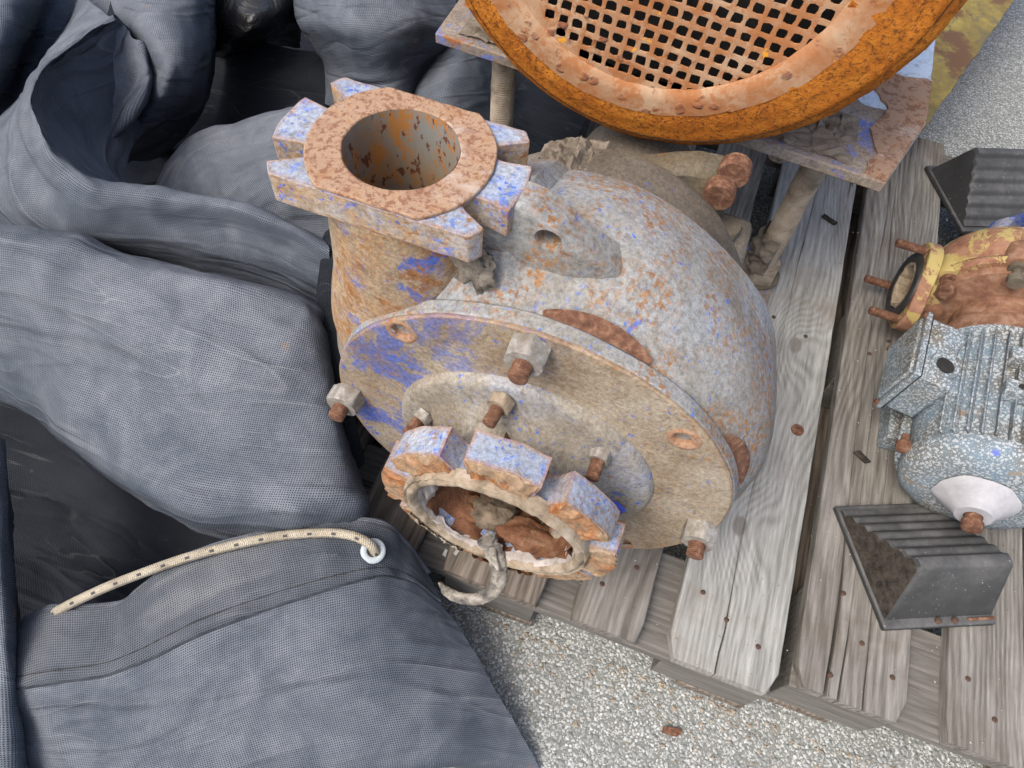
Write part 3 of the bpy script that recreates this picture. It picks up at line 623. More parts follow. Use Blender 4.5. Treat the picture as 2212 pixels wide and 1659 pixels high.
# ragged crust under the ring
for k, (d0, d1) in enumerate(((205, 252), (258, 300))):
    mb = MB(); P = []
    for j in range(40):
        t = math.radians(d0+(d1-d0)*j/39); P.append([ax(SY1-.004-.010*i/6+.004*fbm((j*.3, i*.6, k), 1), .100+.012*math.sin(PI*i/6)*(.6+fbm((j*.22, i*.5, k+3), 1)), t) for i in range(7)])
    mb.grid(P); part('rust_crust', mb, M_INRUST if k else M_GASK, sf, smooth=60)
# hanging peeled strip of gasket
strip = catmull([at(1050, 1165, .335), at(1066, 1190, .315), at(1078, 1225, .30), at(1074, 1262, .275), at(1045, 1290, .262), at(1003, 1293, .258), at(968, 1280, .252), at(950, 1258, .25)], 6)
P = []
for i, c in enumerate(strip):
    t = Vector(strip[min(i+1, len(strip)-1)]-strip[max(i-1, 0)]).normalized(); sdv = t.cross(Vector((.2, -.7, .6))).normalized(); nn = t.cross(sdv).normalized(); u = i/(len(strip)-1); w_ = .0115*(1-.45*u)*min(1, 6*(1-u)+.2); th = .0065*(1-.4*u)
    P.append([tuple(Vector(c)+sdv*(w_*math.cos(2*PI*k/16)*(1+.30*fbm((i*.5, k*.9, 2), 1)))+nn*(th*math.sin(2*PI*k/16)*(1+.55*fbm((i*.6, k*.8, 7), 1)))) for k in range(16)])
sm = MB(); sm.grid(P, closed_v=True); sm.f.append(tuple(range(16))); sm.f.append(tuple(len(sm.v)-16+k for k in range(16))); part('peeled_strip', sm, M_RUBBER, sf, smooth=60)
fp = MB(); fp.tube([at(1062, 1178, .325), at(1068, 1205, .318), at(1075, 1232, .312)], lambda u: .006*(1-.7*u), 8).jitter(.002, 120, 4); part('peeled_strip', fp, M_RUBBER, sf, smooth=60)
M_HOLE = facerust('rust_ringed_hole', 31, pale=(.30, .20, .13), red=(.26, .11, .05), sc=60)
# cover studs: nuts and empty bolt holes
F = (0, -1, 0)
for ang, r in ((92.6, .2090), (-178.3, .2185), (-6.8, .2160)):
    a = math.radians(ang); q = (PX+r*math.cos(a), .0615, PZ+r*math.sin(a))
    nu = placed('nut', NUT_A, M_NUT, pump, axisM(q, F, ang)); placed('stud', STUD_A, M_BOLTR, nu, axisM((q[0], q[1]-.006, q[2]), F)).matrix_local = Matrix.Translation((0, 0, .004))
for ang, r in HOLES:
    a = math.radians(ang); q = (PX+r*math.cos(a), .0615, PZ+r*math.sin(a)); mb = MB()
    mb.revolve([(.0008, .0175), (-.0014, .0155), (-.0012, .0118), (.002, .0092), (.016, .0088)], lambda d, rr, t: (q[0]+rr*math.cos(t)*(1+.10*nz((math.cos(t)*2, math.sin(t)*2, ang), 1)), q[1]+d-.0006*nz((math.cos(t)*3, math.sin(t)*3, ang), 1), q[2]+rr*math.sin(t)), 40)
    bh = part('bolt_hole', mb, M_HOLE, cover, smooth=60)
    part('hole_dirt', MB().revolve([(.009, .0090), (.010, .005), (.012, .0005)], lambda d, rr, t: (q[0]+rr*math.cos(t), q[1]+d+.002*nz((math.cos(t), math.sin(t), rr*300), 1), q[2]+rr*math.sin(t)), 20), M_MUD, cover, smooth=60)
for ang, r, tilt, big in ((162.2, .1195, (-.3, -1, -.15), 0), (102.0, .1280, (-.12, -1, -.05), 1), (48, .1200, (0, -1, -.05), 0)):
    a = math.radians(ang); q = (PX+r*math.cos(a), .0490, PZ+r*math.sin(a))
    nu = placed('nut', NUT_S, M_NUT if not big else M_BOLTRP, pump, axisM(q, tilt, ang) @ Matrix.Scale(1.25 if big else 1, 4)) if not big else placed('nut', hexnut(.0135, .012).jitter(.0012, 160, 9).mesh('nut'), M_GASK, pump, axisM(q, tilt, .3))
    placed('stud', STUD_S, M_BOLTR, nu, Matrix()).matrix_local = Matrix.Translation((0, 0, .002))
a = math.radians(-11.4); q = (PX+.1115*math.cos(a), .0435, PZ+.1115*math.sin(a)); mb = MB()
mb.revolve([(.002, .019), (-.0012, .0165), (-.0012, .009), (.006, .0085), (.006, .001)], lambda d, rr, t: (q[0]+rr*math.cos(t)*(1+.2*nz((math.cos(t), math.sin(t), 1), 2)), q[1]+d, q[2]+rr*math.sin(t)), 28, False, True)
M_BLUECHIP = simple('fresh_blue_paint', (.03, .05, .36), (.06, .10, .5), 40, .6)
part('blue_bolt_hole', mb, M_BLUECHIP, hub, smooth=40)
mb = MB(); mb.revolve([(-1, .05), (-.5, .8), (.3, .9), (1, .1)], lambda d, rr, t: (q[0]+.003+rr*.0085*math.cos(t), q[1]-.002+d*.005, q[2]-.004+rr*.006*math.sin(t)), 12); mb.jitter(.003, 160, 3)
M_CREAM = simple('cream_lump', (.50, .44, .30), (.66, .62, .52), 80, .8); part('paint_lump', mb, M_CREAM, hub, smooth=None)
M_FUZZ2 = simple('leafy_dirt', (.09, .075, .06), (.17, .145, .115), 90, .98, .004, 160, c3=(.27, .24, .20))
# dirt lump where the neck meets the casing
part('dirt_clump', blob((-.495, .092, .650), (.016, .010, .022), .7, 5, 24, 32), M_FUZZ2, case, smooth=60)
# bearing lantern and housing behind the casing
lp = [(.254, .196), (.272, .200), (.288, .197), (.293, .186), (.310, .183), (.360, .186), (.376, .178), (.382, .160), (.386, .105), (.44, .092), (.56, .088), (.565, .04)]
lb = MB(); lb.revolve(lp, lambda a, r, t: ax(a, r*(1+.012*fbm((math.cos(t)*2, a*8, math.sin(t)*2), 1.6)), t), 96, False, True)
M_LANT = cast('dusty_lantern', [(.36, (.085, .068, .05)), (.5, (.135, .115, .09)), (.64, (.165, .148, .125))], blue=.22, rust=.12, dirt=.35, dust=.35, dustc=(.175, .155, .13), seed=41)
lant = part('bearing_lantern', lb, M_LANT, pump, smooth=40)
def crust(t0, t1, a0, a1, r0, hgt, nj, ni, seed):
    mb = MB(); P = []
    for j in range(nj+1):
        t = math.radians(t0+(t1-t0)*j/nj); row = []
        for i in range(ni+1):
            u = i/ni; ed = min(1, 4*min(j/nj, 1-j/nj)); m_ = max(-.15, .55+fbm((j*6.0/nj*(abs(t1-t0)/20), u*2.2, seed), 1.3)+.35*nz((j*.7, i*.7, seed), 1))
            row.append(ax(a0+(a1-a0)*u+.004*nz((j*.25, i*.3, seed+5), 1), r0+hgt*m_*ed*math.sin(PI*u)**.6, t))
        P.append(row)
    return mb.grid(P)
part('mud_crust', crust(135, 45, .262, .305, .190, .012, 150, 16, 2), M_MUD, lant, smooth=50)
part('mud_crust', crust(124, 98, .296, .385, .180, .018, 50, 30, 8), M_MUD, lant, smooth=50)
q = ax(.262, .222, math.radians(80)); placed('nut', hexnut(.016, .012).mesh('nut'), M_NUTD, lant, axisM((q[0], .257, q[2]), (0, 1, 0), .2))
# bracket foot with bolt and the yellowed yoke behind
part('bracket_foot', MB().box((-.335, .385, .30), (-.245, .470, .455)), M_LANT, pump, bevel=.012)
placed('bolt_head', hexnut(.020, .016).mesh('bolt_head'), M_NUTD, pump, axisM((-.281, .425, .455), (0, 0, 1), .2))
yk = MB(); yk.revolve([(.40, .06), (.40, .150), (.408, .160), (.440, .160), (.448, .150), (.448, .06)], lambda a, r, t: ax(a+.03, r*(.62+.50*bumpg((t+PI) % (2*PI)-PI, .80, .42)), t), 48); M_YOKE = cast('yellowed_yoke', [(.36, (.085, .065, .036)), (.5, (.125, .10, .062)), (.64, (.135, .125, .10))], blue=.2, bluec=(.10, .22, .32), rust=.25, dirt=.25, dust=.25, dustc=(.16, .14, .11), seed=47)
part('bearing_yoke', yk, M_YOKE, pump, smooth=40)
for qx, qy, qz in ((-.306, .425, .525), (-.298, .446, .545)):
    bo = MB(); bo.revolve([(0, .0), (0, .019), (-.016, .020), (-.020, .018), (-.020, .0)], lambda a, r, t: (qx+r*math.cos(t), qy+a, qz+r*math.sin(t)), 20); part('bolt_head', bo, M_BOLTR, pump, smooth=40)
hk = MB(); hk.tube(catmull([at(1182, 362, .40), at(1184, 335, .42), at(1196, 318, .44), at(1222, 308, .44)], 5), .006, 8); part('lifting_hook', hk, M_NUTD, pump, smooth=60)
# feet / base rails down to the pallet
for yy in (.14, .42):
    part('foot', MB().box((-.56, yy-.035, ZT+.001), (-.28, yy+.035, ZT+.045)), M_LANT, pump, bevel=.004)
part('base_plate', MB().box((-.66, .58, ZT+.001), (-.145, .72, ZT+.022)), M_PLATE, pump, bevel=.002)
part('support_stem', MB().box((-.48, .40, ZT+.045), (-.36, .50, .33)), M_LANT, pump, bevel=.008)
part('support_stem', MB().box((-.50, .11, ZT+.03), (-.34, .17, .20)), M_LANT, pump, bevel=.008)
part('base_rail', MB().box((-.47, .175, ZT+.001), (-.37, .60, ZT+.03)), M_LANT, pump, bevel=.004)
# threaded rods carrying the motor plate
PLZ = .50
RN = hexnut(.034, .030).jitter(.001, 80, 3).mesh('rod_nut')
for rx, ry in ((-.1745, .660), (-.672, .665), (-.19, .98), (-.66, .98)):
    rodm = MB(); k = 150; z0, z1 = ZT+.024, PLZ-.014
    rodm.revolve([(z0+(z1-z0)*i/k, .0185+(.0012 if i % 2 else -.0006)+.0022*max(0, nz((0, i*.06, rx*9), 1))) for i in range(k+1)], lambda a, r, t: (rx+(r+.003*max(0, nz((math.cos(t)*1.5, math.sin(t)*1.5, a*16), 1)))*math.cos(t), ry+(r+.003*max(0, nz((math.cos(t)*1.5, math.sin(t)*1.5, a*16), 1)))*math.sin(t), a), 24)
    rd = part('threaded_rod', rodm, M_RDUST, pump, smooth=30)
    if ry < .8:
        placed('rod_nut', RN, M_RDUST, rd, axisM((rx, ry, ZT+.026), (0, 0, 1), .3)); w_ = MB(); w_.revolve([(0, .020), (0, .039), (.004, .039), (.004, .020)], lambda a, r, t: (rx+r*math.cos(t), ry+r*math.sin(t), ZT+.0222+a), 28); part('washer', w_, M_NUTD, rd, smooth=30)
mb = MB(); P = []
for j in range(41):
    row = []
    for i in range(31):
        t = 2.0+3.0*i/30; r = .024+.016*max(0, .5+fbm((j*.12, i*.14, 1), 1.2))*math.sin(PI*i/30)**.5*(1-.5*j/40); row.append((-.1745+r*math.cos(t), .660+r*math.sin(t), ZT+.028+.10*j/40))
    P.append(row)
mb.grid(P); part('mud_crust', mb, M_MUD, pump, smooth=60)
# motor plate with clipped corner
pl = [(-.758, .597), (-.105, .548), (-.061, .697), (-.056, .93), (-.056, 1.06), (-.76, 1.09)]
plate = part('motor_plate', MB().prism(pl, PLZ-.016, PLZ, lambda u, v, d: (u, v, d+.003*nz((u*6, v*6, 2), 1))).jitter(.001, 30, 2), M_PLATE, pump, bevel=.002)
fk = [(-.135, .556), (-.107, .550), (-.063, .697), (-.060, .795), (-.117, .785), (-.140, .745), (-.116, .700), (-.135, .650), (-.122, .60)]
def ragpoly(poly, seed, amp, m=7, closed=True, keep=()):
    out = []
    for i, (a, b) in enumerate(zip(poly, poly[1:]+poly[:1])):
        for k in range(m):
            u = k/m; x, y = a[0]+(b[0]-a[0])*u, a[1]+(b[1]-a[1])*u
            am = 0 if i in keep else amp
            out.append((x+am*fbm((x*60, y*60, seed), 1), y+am*fbm((x*60, y*60, seed+5), 1)))
    return out
part('rust_flake', MB().prism(ragpoly(fk, 2, .004, keep=(0, 1, 2)), PLZ+.001, PLZ+.0045, lambda u, v, d: (u, v, d+.003*nz((u*25, v*25, 2), 1))), M_FLAKE, plate, smooth=None)
pb = [(-.118, .70), (-.061, .79), (-.059, .93), (-.059, 1.05), (-.20, 1.05), (-.20, .74), (-.15, .70)]
part('paint_layer', MB().prism(ragpoly(pb, 4, .003), PLZ+.0003, PLZ+.0013, lambda u, v, d: (u, v, d+.003*nz((u*6, v*6, 2), 1))), M_PLATEB, plate, smooth=None)
# cracked dried mud caked on the plate front
def mudsheet(x0, x1, y0, y1, nx, ny, seed):
    mb = MB(); P = []
    for i in range(ny+1):
        row = []
        for j in range(nx+1):
            x = x0+(x1-x0)*j/nx; y = y0+(y1-y0)*i/ny-.075*(x+.105); ed = min(1, 5*min(j/nx, 1-j/nx), 5*(1-i/ny))
            wv = mnoise.voronoi(Vector((x*34+.5*nz((x*40, y*40, 1), 1), y*46, seed)))[0]; crack = min(1, (wv[1]-wv[0])*4.5); cell = mnoise.cell(Vector((x*34, y*46, seed)))
            th = (.0035+.0045*fbm((x*22, y*22, seed), 1)+.003*cell)*crack*ed*(1.2 if fbm((x*14, y*14, seed+3), 1) > -.25 else -.3)
            row.append((x, y, PLZ+.0012+th))
        P.append(row)
    mb.grid(P); return mb
part('mud_crust', mudsheet(-.275, -.150, .560, .665, 110, 90, 2), M_MUD, plate, smooth=25)
part('mud_crust', mudsheet(-.77+.045, -.655, .560, .640, 50, 40, 5), M_MUD, plate, smooth=25)

# ------------------------------------------------------------------ large motor with orange fan cowl
CX, CZ, CYF = -.437, .792, .470
motor = thing('electric_motor', 'big electric motor showing its orange rusted perforated fan cowl above the pump', 'motor', (CX, .8, PLZ))
def mx(a, r, t): return (CX+r*math.cos(t), a, CZ+r*math.sin(t))
def mxf(a, r, t): return (CX-.009*min(1, max(0, (.284-r)/.045))+r*math.cos(t), a, CZ+r*math.sin(t))
RF = .226
cw = [(CYF-.0012, RF-.030), (CYF-.0014, RF-.004), (CYF-.0004, RF+.008), (CYF+.002, RF+.020), (CYF+.006, RF+.031), (CYF+.011, RF+.046), (CYF+.022, RF+.057), (CYF+.045, RF+.061), (CYF+.20, RF+.062), (CYF+.20, RF+.058), (CYF+.05, RF+.056)]
cwd = catmull(cw[:9], 3).tolist()+cw[9:]
cowl = part('fan_cowl', MB().revolve(cwd, lambda a, r, t: mxf(a+.0012*fbm((math.cos(t)*3, 1, math.sin(t)*3), 2), r+.0016*fbm((math.cos(t)*4, a*20, math.sin(t)*4), 2)+.0007*fbm((math.cos(t)*40, a*120, math.sin(t)*40), 1), t), 360), M_ORANGE, motor, smooth=50)
pit_, hs = .0164, .0118; gm = MB(); GR = .194; rot_ = math.radians(-4.5); cr, sr = math.cos(rot_), math.sin(rot_); nc = 15
def fpnt(u, v, d): return (CX-.009+u*cr-v*sr, CYF+d, CZ+u*sr+v*cr)
for i in range(-nc, nc+1):
    for j in range(-nc, nc+1):
        u0, v0 = i*pit_, j*pit_; rc = math.hypot(u0, v0)
        if rc > RF-.008: continue
        h = pit_/2; O = [(-h, -h), (0, -h), (h, -h), (h, 0), (h, h), (0, h), (-h, h), (-h, 0)]
        warp = lambda u, v: .0012*nz((u*12, v*12, 3), 1)
        if math.hypot(u0-.012, v0) > GR:
            gm.add([fpnt(u0+a, v0+b, warp(u0+a, v0+b)) for a, b in O], [tuple(range(8))]); continue
        hh = hs/2*random.uniform(.90, 1.08); I = [(-hh*random.uniform(.75, 1), -hh*random.uniform(.75, 1)), (0, -hh*random.uniform(.9, 1.08)), (hh*random.uniform(.75, 1), -hh*random.uniform(.75, 1)), (hh*random.uniform(.9, 1.08), 0), (hh*random.uniform(.75, 1), hh*random.uniform(.75, 1)), (0, hh*random.uniform(.9, 1.08)), (-hh*random.uniform(.75, 1), hh*random.uniform(.75, 1)), (-hh*random.uniform(.9, 1.08), 0)]
        V = [fpnt(u0+a, v0+b, warp(u0+a, v0+b)) for a, b in O]+[fpnt(u0+a, v0+b, warp(u0+a, v0+b)+.0002) for a, b in I]+[fpnt(u0+a, v0+b, warp(u0+a, v0+b)+.0026) for a, b in I]
        gm.add(V, [(k, (k+1) % 8, 8+(k+1) % 8, 8+k) for k in range(8)]+[(8+k, 8+(k+1) % 8, 16+(k+1) % 8, 16+k) for k in range(8)])
o = part('grille', gm, M_COWLF, cowl, smooth=None)
o.data.shade_smooth(); o.data.set_sharp_from_angle(angle=math.radians(50))
part('face_rim', MB().revolve([(CYF+.0005, RF-.0315), (CYF-.0022, RF-.030), (CYF-.0030, RF-.016), (CYF-.0026, RF-.004), (CYF-.0018, RF+.003)], lambda a, r, t: mxf(a+.0007*fbm((math.cos(t)*5, r*20, math.sin(t)*5), 2), r+.002*nz((math.cos(t)*9, math.sin(t)*9, r*9), 2)*(1 if r > RF else .6), t), 180), M_COWLF, cowl, smooth=180)
fan = MB(); fan.revolve([(CYF+.14, .05), (CYF+.14, .20), (CYF+.145, .20), (CYF+.145, .05)], mx, 48)
for k in range(9):
    a = 2*PI*k/9; fan.prism([(.05, -.003), (.20, -.003), (.20, .003), (.05, .003)], CYF+.05, CYF+.14, lambda u, v, d, a=a: mx(d, u, a+v/max(u, .06)))
fan.revolve([(CYF+.03, .001), (CYF+.03, .055), (CYF+.14, .055)], mx, 32); fan.revolve([(CYF+.006, .268), (CYF+.03, .279), (CYF+.19, .279), (CYF+.19, .18)], mx, 64); fan.revolve([(CYF+.045, .05), (CYF+.045, .215), (CYF+.048, .215), (CYF+.048, .05)], mx, 48); part('fan', fan, M_DARK, motor, smooth=40)  # black liner and near disc added to keep the cowl inside dark, as if shaded
mbd = MB(); mbd.revolve([(CYF+.145, .02), (CYF+.15, .262), (CYF+.60, .262), (CYF+.61, .24), (CYF+.64, .10), (CYF+.64, .035), (CYF+.72, .034), (CYF+.72, .001)], mx, 96); part('motor_body', mbd, M_DARK if False else M_PLATE, motor, smooth=40)
for k in range(28):
    a = 2*PI*k/28
    part('cooling_fin', MB().prism([(.258, -.003), (.283, -.002), (.283, .002), (.258, .003)], CYF+.21, CYF+.58, lambda u, v, d, a=a: mx(d, u, a+v/u)), M_PLATE, motor) if not (200 < math.degrees(a) < 340) else None
for sx_ in (-1, 1):
    part('motor_foot', MB().box((CX+sx_*.20-.06, CYF+.2, PLZ+.006), (CX+sx_*.20+.06, CYF+.55, PLZ+.06)), M_PLATE, motor, bevel=.006)

# ------------------------------------------------------------------ yellow steel box behind
e0, e1 = Vector((.0315, 1.0036, 0)), Vector((.1912, 1.5198, 0)); dv = (e1-e0).normalized(); nv = Vector((-dv.y, dv.x, 0)); A0 = e0-dv*.012
yb = MB(); yb.prism([(0, 0), (1.1, 0), (1.1, .42), (0, .42)], ZT+.003, .296, lambda u, v, d: tuple(A0+dv*(u+.10)+nv*(v+.02)+Vector((0, 0, d))))
ybx = thing('steel_box', 'old yellow brown painted steel box with rusted edge behind the motor plate', 'steel box', tuple(A0+Vector((0, 0, ZT))))
part('body', yb, M_RUSTD, ybx, bevel=.002)
n = 60; pts = [(1.15*k/n, .004*fbm((k*.35, 1, 1), 1)+.003*nz((k*1.7, 3, 1), 1)) for k in range(n+1)]+[(1.15, .44), (0, .44)]
part('top_plate', MB().prism(pts, .2962, .3035, lambda u, v, d: tuple(A0+dv*u+nv*v+Vector((0, 0, d)))), M_YEL, ybx, smooth=None)

# ------------------------------------------------------------------ small pump with speckled blue motor
sp = thing('motor_pump', 'small yellow pump with speckled blue finned motor on the brown pallet', 'pump', (.17, .42, ZT))
YW = math.radians(5.6); sdir = Vector((math.sin(YW), math.cos(YW), 0)); srt = Vector((math.cos(YW), -math.sin(YW), 0)); SB = Vector((.163, .276, .2475))   # centre of the fan end
def sx(a, r, t): return tuple(SB+sdir*a+srt*(r*math.cos(t))+Vector((0, 0, r*math.sin(t))))
sb = MB(); sb.revolve([(.026, .030), (.026, .064), (.029, .082), (.035, .093), (.042, .0985), (.050, .1000), (.058, .1000), (.0585, .0955), (.066, .0955)], sx, 72); part('end_bell', sb, M_MOTOR, sp, smooth=35)
bb = MB(); bb.revolve([(.064, .0935), (.250, .0935), (.252, .097), (.262, .097), (.264, .07)], sx, 72); part('motor_body', bb, M_MOTOR, sp, smooth=35)
for k in range(40):
    a = 2*PI*k/40+.04; d_ = math.degrees(a) % 360
    if 150 < d_ < 196: continue
    fin = MB(); fin.prism([(.0920, -.0016), (.1065, -.0011), (.1065, .0011), (.0920, .0016)], .062, .246 if not 60 < d_ < 90 else .15, lambda u, v, d, a=a: sx(d, u, a+v/u)); part('cooling_fin', fin.jitter(.0006, 60, k), M_MOTOR, sp, smooth=30, bevel=.0008, seg=1)
# two lugs on top
def smat(a, r, t): return Matrix(((srt.x, sdir.x, 0, 0), (srt.y, sdir.y, 0, 0), (0, 0, 1, 0), (0, 0, 0, 1)))
for a_, t_ in ((.195, 100), (.135, 101)):
    M = Matrix.Translation(sx(a_, .108, math.radians(t_))) @ smat(0, 0, 0) @ Matrix.Rotation(math.radians(90-t_), 4, 'Y')
    lg = part('lug', MB().box((-.018, -.011, -.014), (.018, .011, .010), M), M_MOTOR, sp, bevel=.0025)
    part('lug_hole', MB().revolve([(.0102, .0045), (.0106, .0045), (.0106, .0)], lambda a, r, t, M=M: tuple(M @ Vector((r*math.cos(t), r*math.sin(t), a))), 14), M_DARK, lg, smooth=None)
# terminal box on the left, pointing out
t_ = math.radians(176); M = Matrix.Translation(Vector(sx(.176, .088, PI))+Vector((0, 0, .032))) @ smat(0, 0, 0) @ Matrix.Rotation(-(t_), 4, 'Y')
# local: x outwards, y along shaft, z sideways
part('box_neck', MB().box((-.032, -.050, -.036), (.008, .045, .036), M), M_MOTOR, sp, bevel=.006)
tb = part('terminal_box', MB().box((.004, -.056, -.046), (.050, .056, .046), M), M_MOTOR, sp, bevel=.005)
ld = part('lid', MB().box((.0508, -.060, -.050), (.0595, .060, .050), M), M_MOTOR, tb, bevel=.002); part('lid_seal', MB().box((.0495, -.0585, -.0485), (.0512, .0585, .0485), M), M_DARK, tb)
part('lid_panel', MB().box((.0590, -.052, -.042), (.0640, .052, .042), M), M_MOTOR, ld, bevel=.003)
def cyl(M_, r, h0, h1, n=24, r2=None): return MB().revolve([(h0, r), (h1, r if r2 is None else r2), (h1, 0.0005)], lambda a, rr, t: tuple(M_ @ Vector((rr*math.cos(t), rr*math.sin(t), a))), n)
for yy, dk in ((-.024, 1), (.030, 0)):
    Mh = M @ Matrix.Translation((.022, yy, -.046)) @ Matrix.Rotation(PI, 4, 'X'); cz = part('cable_entry', MB().revolve([(0, .0205), (.0035, .0195), (.0035, .0135), (.0036 if not dk else -.006, .0125), (.0036 if not dk else -.006, .0005)], lambda a, rr, t: tuple(Mh @ Vector((rr*math.cos(t), rr*math.sin(t), a))), 28), M_MOTOR, tb, smooth=35)
    if dk: part('open_hole', cyl(Mh, .0122, .0030, .0038), M_DARK, cz, smooth=None)
for yy, zz in ((-.055, .045), (.055, .045), (.055, -.045)):
    part('lid_screw', cyl(M @ Matrix.Translation((.0595, yy, zz)) @ Matrix.Rotation(PI/2, 4, 'Y'), .005, 0, .004, 10), M_BOLTR, ld)
for t_ in (178, 60, 300):
    Mh = Matrix.Translation(sx(.058, .107, math.radians(t_))) @ Vector(-sdir).to_track_quat('Z', 'Y').to_matrix().to_4x4(); part('clamp_bolt', MB().revolve([(-.016, .006), (-.002, .006), (-.002, .0105), (.008, .010), (.010, .006), (.010, .0005)], lambda a, rr, t: tuple(Mh @ Vector((rr*math.cos(t), rr*math.sin(t), a))), 12).jitter(.0008, 150, 3), M_BOLTR, sp)
# broken white fan hub and shaft end
hb = MB(); P = []
for i, (a, r) in enumerate(((.0235, .052), (.018, .046), (.009, .036), (.000, .027), (-.006, .023), (-.006, .012))):
    P.append([sx(a, r*(1+(.07*nz((math.cos(2*PI*k/40)*2, math.sin(2*PI*k/40)*2, 1), 1.5) if i < 2 else 0)), 2*PI*k/40) for k in range(40)])
hb.grid(P, closed_v=True); part('fan_hub', hb, M_WHITE, sp, smooth=30)
sh = MB(); sh.revolve([(.002, .0110), (-.014, .0110), (-.016, .0140), (-.025, .0132), (-.027, .008), (-.027, .0005)], sx, 20).jitter(.001, 120, 2); part('shaft_end', sh, M_BOLTR, sp)
# rusty adapter, yellow volute, discharge
ad = MB(); ad.revolve([(.262, .075), (.264, .088), (.300, .086), (.304, .070), (.345, .072), (.350, .115), (.362, .117)], sx, 60); part('adapter', ad.jitter(.001, 60, 2), M_RUSTD, sp, smooth=35)
vo = MB(); vo.revolve([(.362, .09), (.362, .118), (.372, .122), (.380, .118), (.386, .112), (.405, .122), (.428, .124), (.448, .116), (.460, .09), (.462, .02)], lambda a, r, t: sx(a, r+.008*math.cos(t-2.6)+.0008*fbm((math.cos(t)*3, a*30, math.sin(t)*3), 1), t), 80); part('volute', vo, M_YR, sp, smooth=40)
for t_ in (112, 66, 20, 158):
    t0 = math.radians(t_); q0 = Vector(sx(.372, .116, t0)); bo = MB(); Mh = Matrix.Translation(q0) @ Vector(-sdir).to_track_quat('Z', 'Y').to_matrix().to_4x4()
    bo.revolve([(-.032, .0005), (-.032, .018), (.006, .0195), (.010, .018), (.0102, .0005)], lambda a, rr, t: tuple(Mh @ Vector((rr*math.cos(t), rr*math.sin(t), a))), 24); bs = part('bolt_boss', bo, M_RUSTD if t_ == 112 else M_YR, sp, smooth=35)
    part('bolt', MB().revolve([(.010, .0005), (.010, .013), (.018, .0125), (.018, .0065), (.032, .0062), (.032, .012), (.044, .011), (.044, .0005)], lambda a, rr, t: tuple(Mh @ Vector((rr*math.cos(t), rr*math.sin(t), a))), 14).jitter(.0007, 150, 2), M_NUTD if t_ == 112 else M_BOLTR, bs)
for t_ in (85, 50):       # adapter arms with the dark slots between
    t0 = math.radians(t_); part('adapter_arm', MB().prism([(.068, -.014), (.112, -.012), (.112, .012), (.068, .014)], .300, .352, lambda u, v, d: sx(d, u, t0+v/u)), M_RUSTD, sp, bevel=.003)
DC = Vector((.052, .668, .232))                        # centre of the discharge face, facing -x
def dx(a, r, t): return (DC.x-a, DC.y+r*math.cos(t), DC.z+r*math.sin(t))
df = MB(); P = []
for a, sc in ((-.022, .97), (-.020, 1), (-.002, 1), (0, .97), (0, .55), (-.03, .5), (-.06, .5)):
    row = []
    for k in range(64):
        t = 2*PI*k/64; r = .070*(1+.13*math.cos(3*(t-PI/2+.35))) if sc > .6 else .068; row.append(dx(a, r*sc, t))
    P.append(row)
df.grid(P, closed_v=True); dfo = part('discharge_flange', df, M_YR, sp, smooth=35)
part('gasket_ring', MB().revolve([(.0003, .040), (.004, .041), (.006, .046), (.006, .053), (.003, .057), (.0003, .058)], dx, 48), simple('black_rubber', (.012, .012, .012), (.035, .033, .03), 30, .45, spec=.5), dfo, smooth=40)
part('scale_liner', MB().revolve([(.0035, .0405), (.0040, .035), (-.004, .033), (-.02, .030), (-.03, .020), (-.03, .0005)], lambda a, r, t: dx(a, r*(1+.10*fbm((math.cos(t)*2, math.sin(t)*2, r*20), 2)), t), 48), M_GASK, dfo, smooth=40)
pp = MB(); pp.tube(catmull([(DC.x+.018, DC.y, DC.z), (DC.x+.06, DC.y+.008, DC.z+.002), (DC.x+.10, DC.y+.028, DC.z+.008), (.16, .712, .285)], 6), lambda u: .044+.006*u, 28); part('discharge_pipe', pp, M_YR, sp, smooth=60)
part('pipe_rib', MB().prism([(0, -.010), (.034, -.008), (.040, .03), (.020, .060), (0, .060)], .655, .667, lambda u, v, d: (DC.x+.030+v, d, DC.z+.030+u)), M_YR, sp, bevel=.002)
part('pipe_rib', MB().prism([(0, 0), (.034, .010), (.034, .05), (0, .060)], .690, .702, lambda u, v, d: (DC.x+.045+v, d, DC.z+.034+u)), M_YR, sp, bevel=.002)
STD = threaded(.0072, 0, .052).jitter(.0005, 200, 3).mesh('stud')
for t_, ro in ((70, .066), (190, .066), (-50, .062)):
    q = dx(-.004, ro, math.radians(t_)); placed('stud', STD, M_BOLTR, dfo, axisM(q, (-1, 0, .0)))
for xx in (.09, .24):
    part('motor_foot', MB().box((xx-.02, .40, ZT+.001), (xx+.02, .52, ZT+.04)), M_MOTOR, sp, bevel=.003)
# blue bracket cut by the right edge of the picture
bk = thing('blue_bracket', 'broken blue iron bracket lying beside the upper black chock', 'bracket', (.34, .86, ZT))
bp = catmull([at(2118, 520, .165), at(2128, 500, .19), at(2150, 490, .215), at(2185, 482, .235), at(2215, 462, .262), at(2260, 440, .28)], 5)
P = []
for i, c in enumerate(bp):
    P.append([tuple(c+np.array(v)) for v in ((-.004, -.010, .004), (.006, .016, .008), (.012, .020, -.006), (.010, .010, -.05-.01*i/len(bp)), (.0, -.006, -.02-.02*i/len(bp)))])
mb = MB(); mb.grid(P, closed_v=True); mb.f.append(tuple(range(5))); mb.f.append(tuple(len(mb.v)-5+k for k in range(5)))
M_BRK = cast('bracket_blue', [(.3, (.17, .16, .17)), (.5, (.24, .25, .30)), (.7, (.30, .32, .38))], blue=.5, rust=.3, dirt=.3, dust=.3, seed=55); part('arm', mb, M_BRK, bk, smooth=40, bevel=.002)
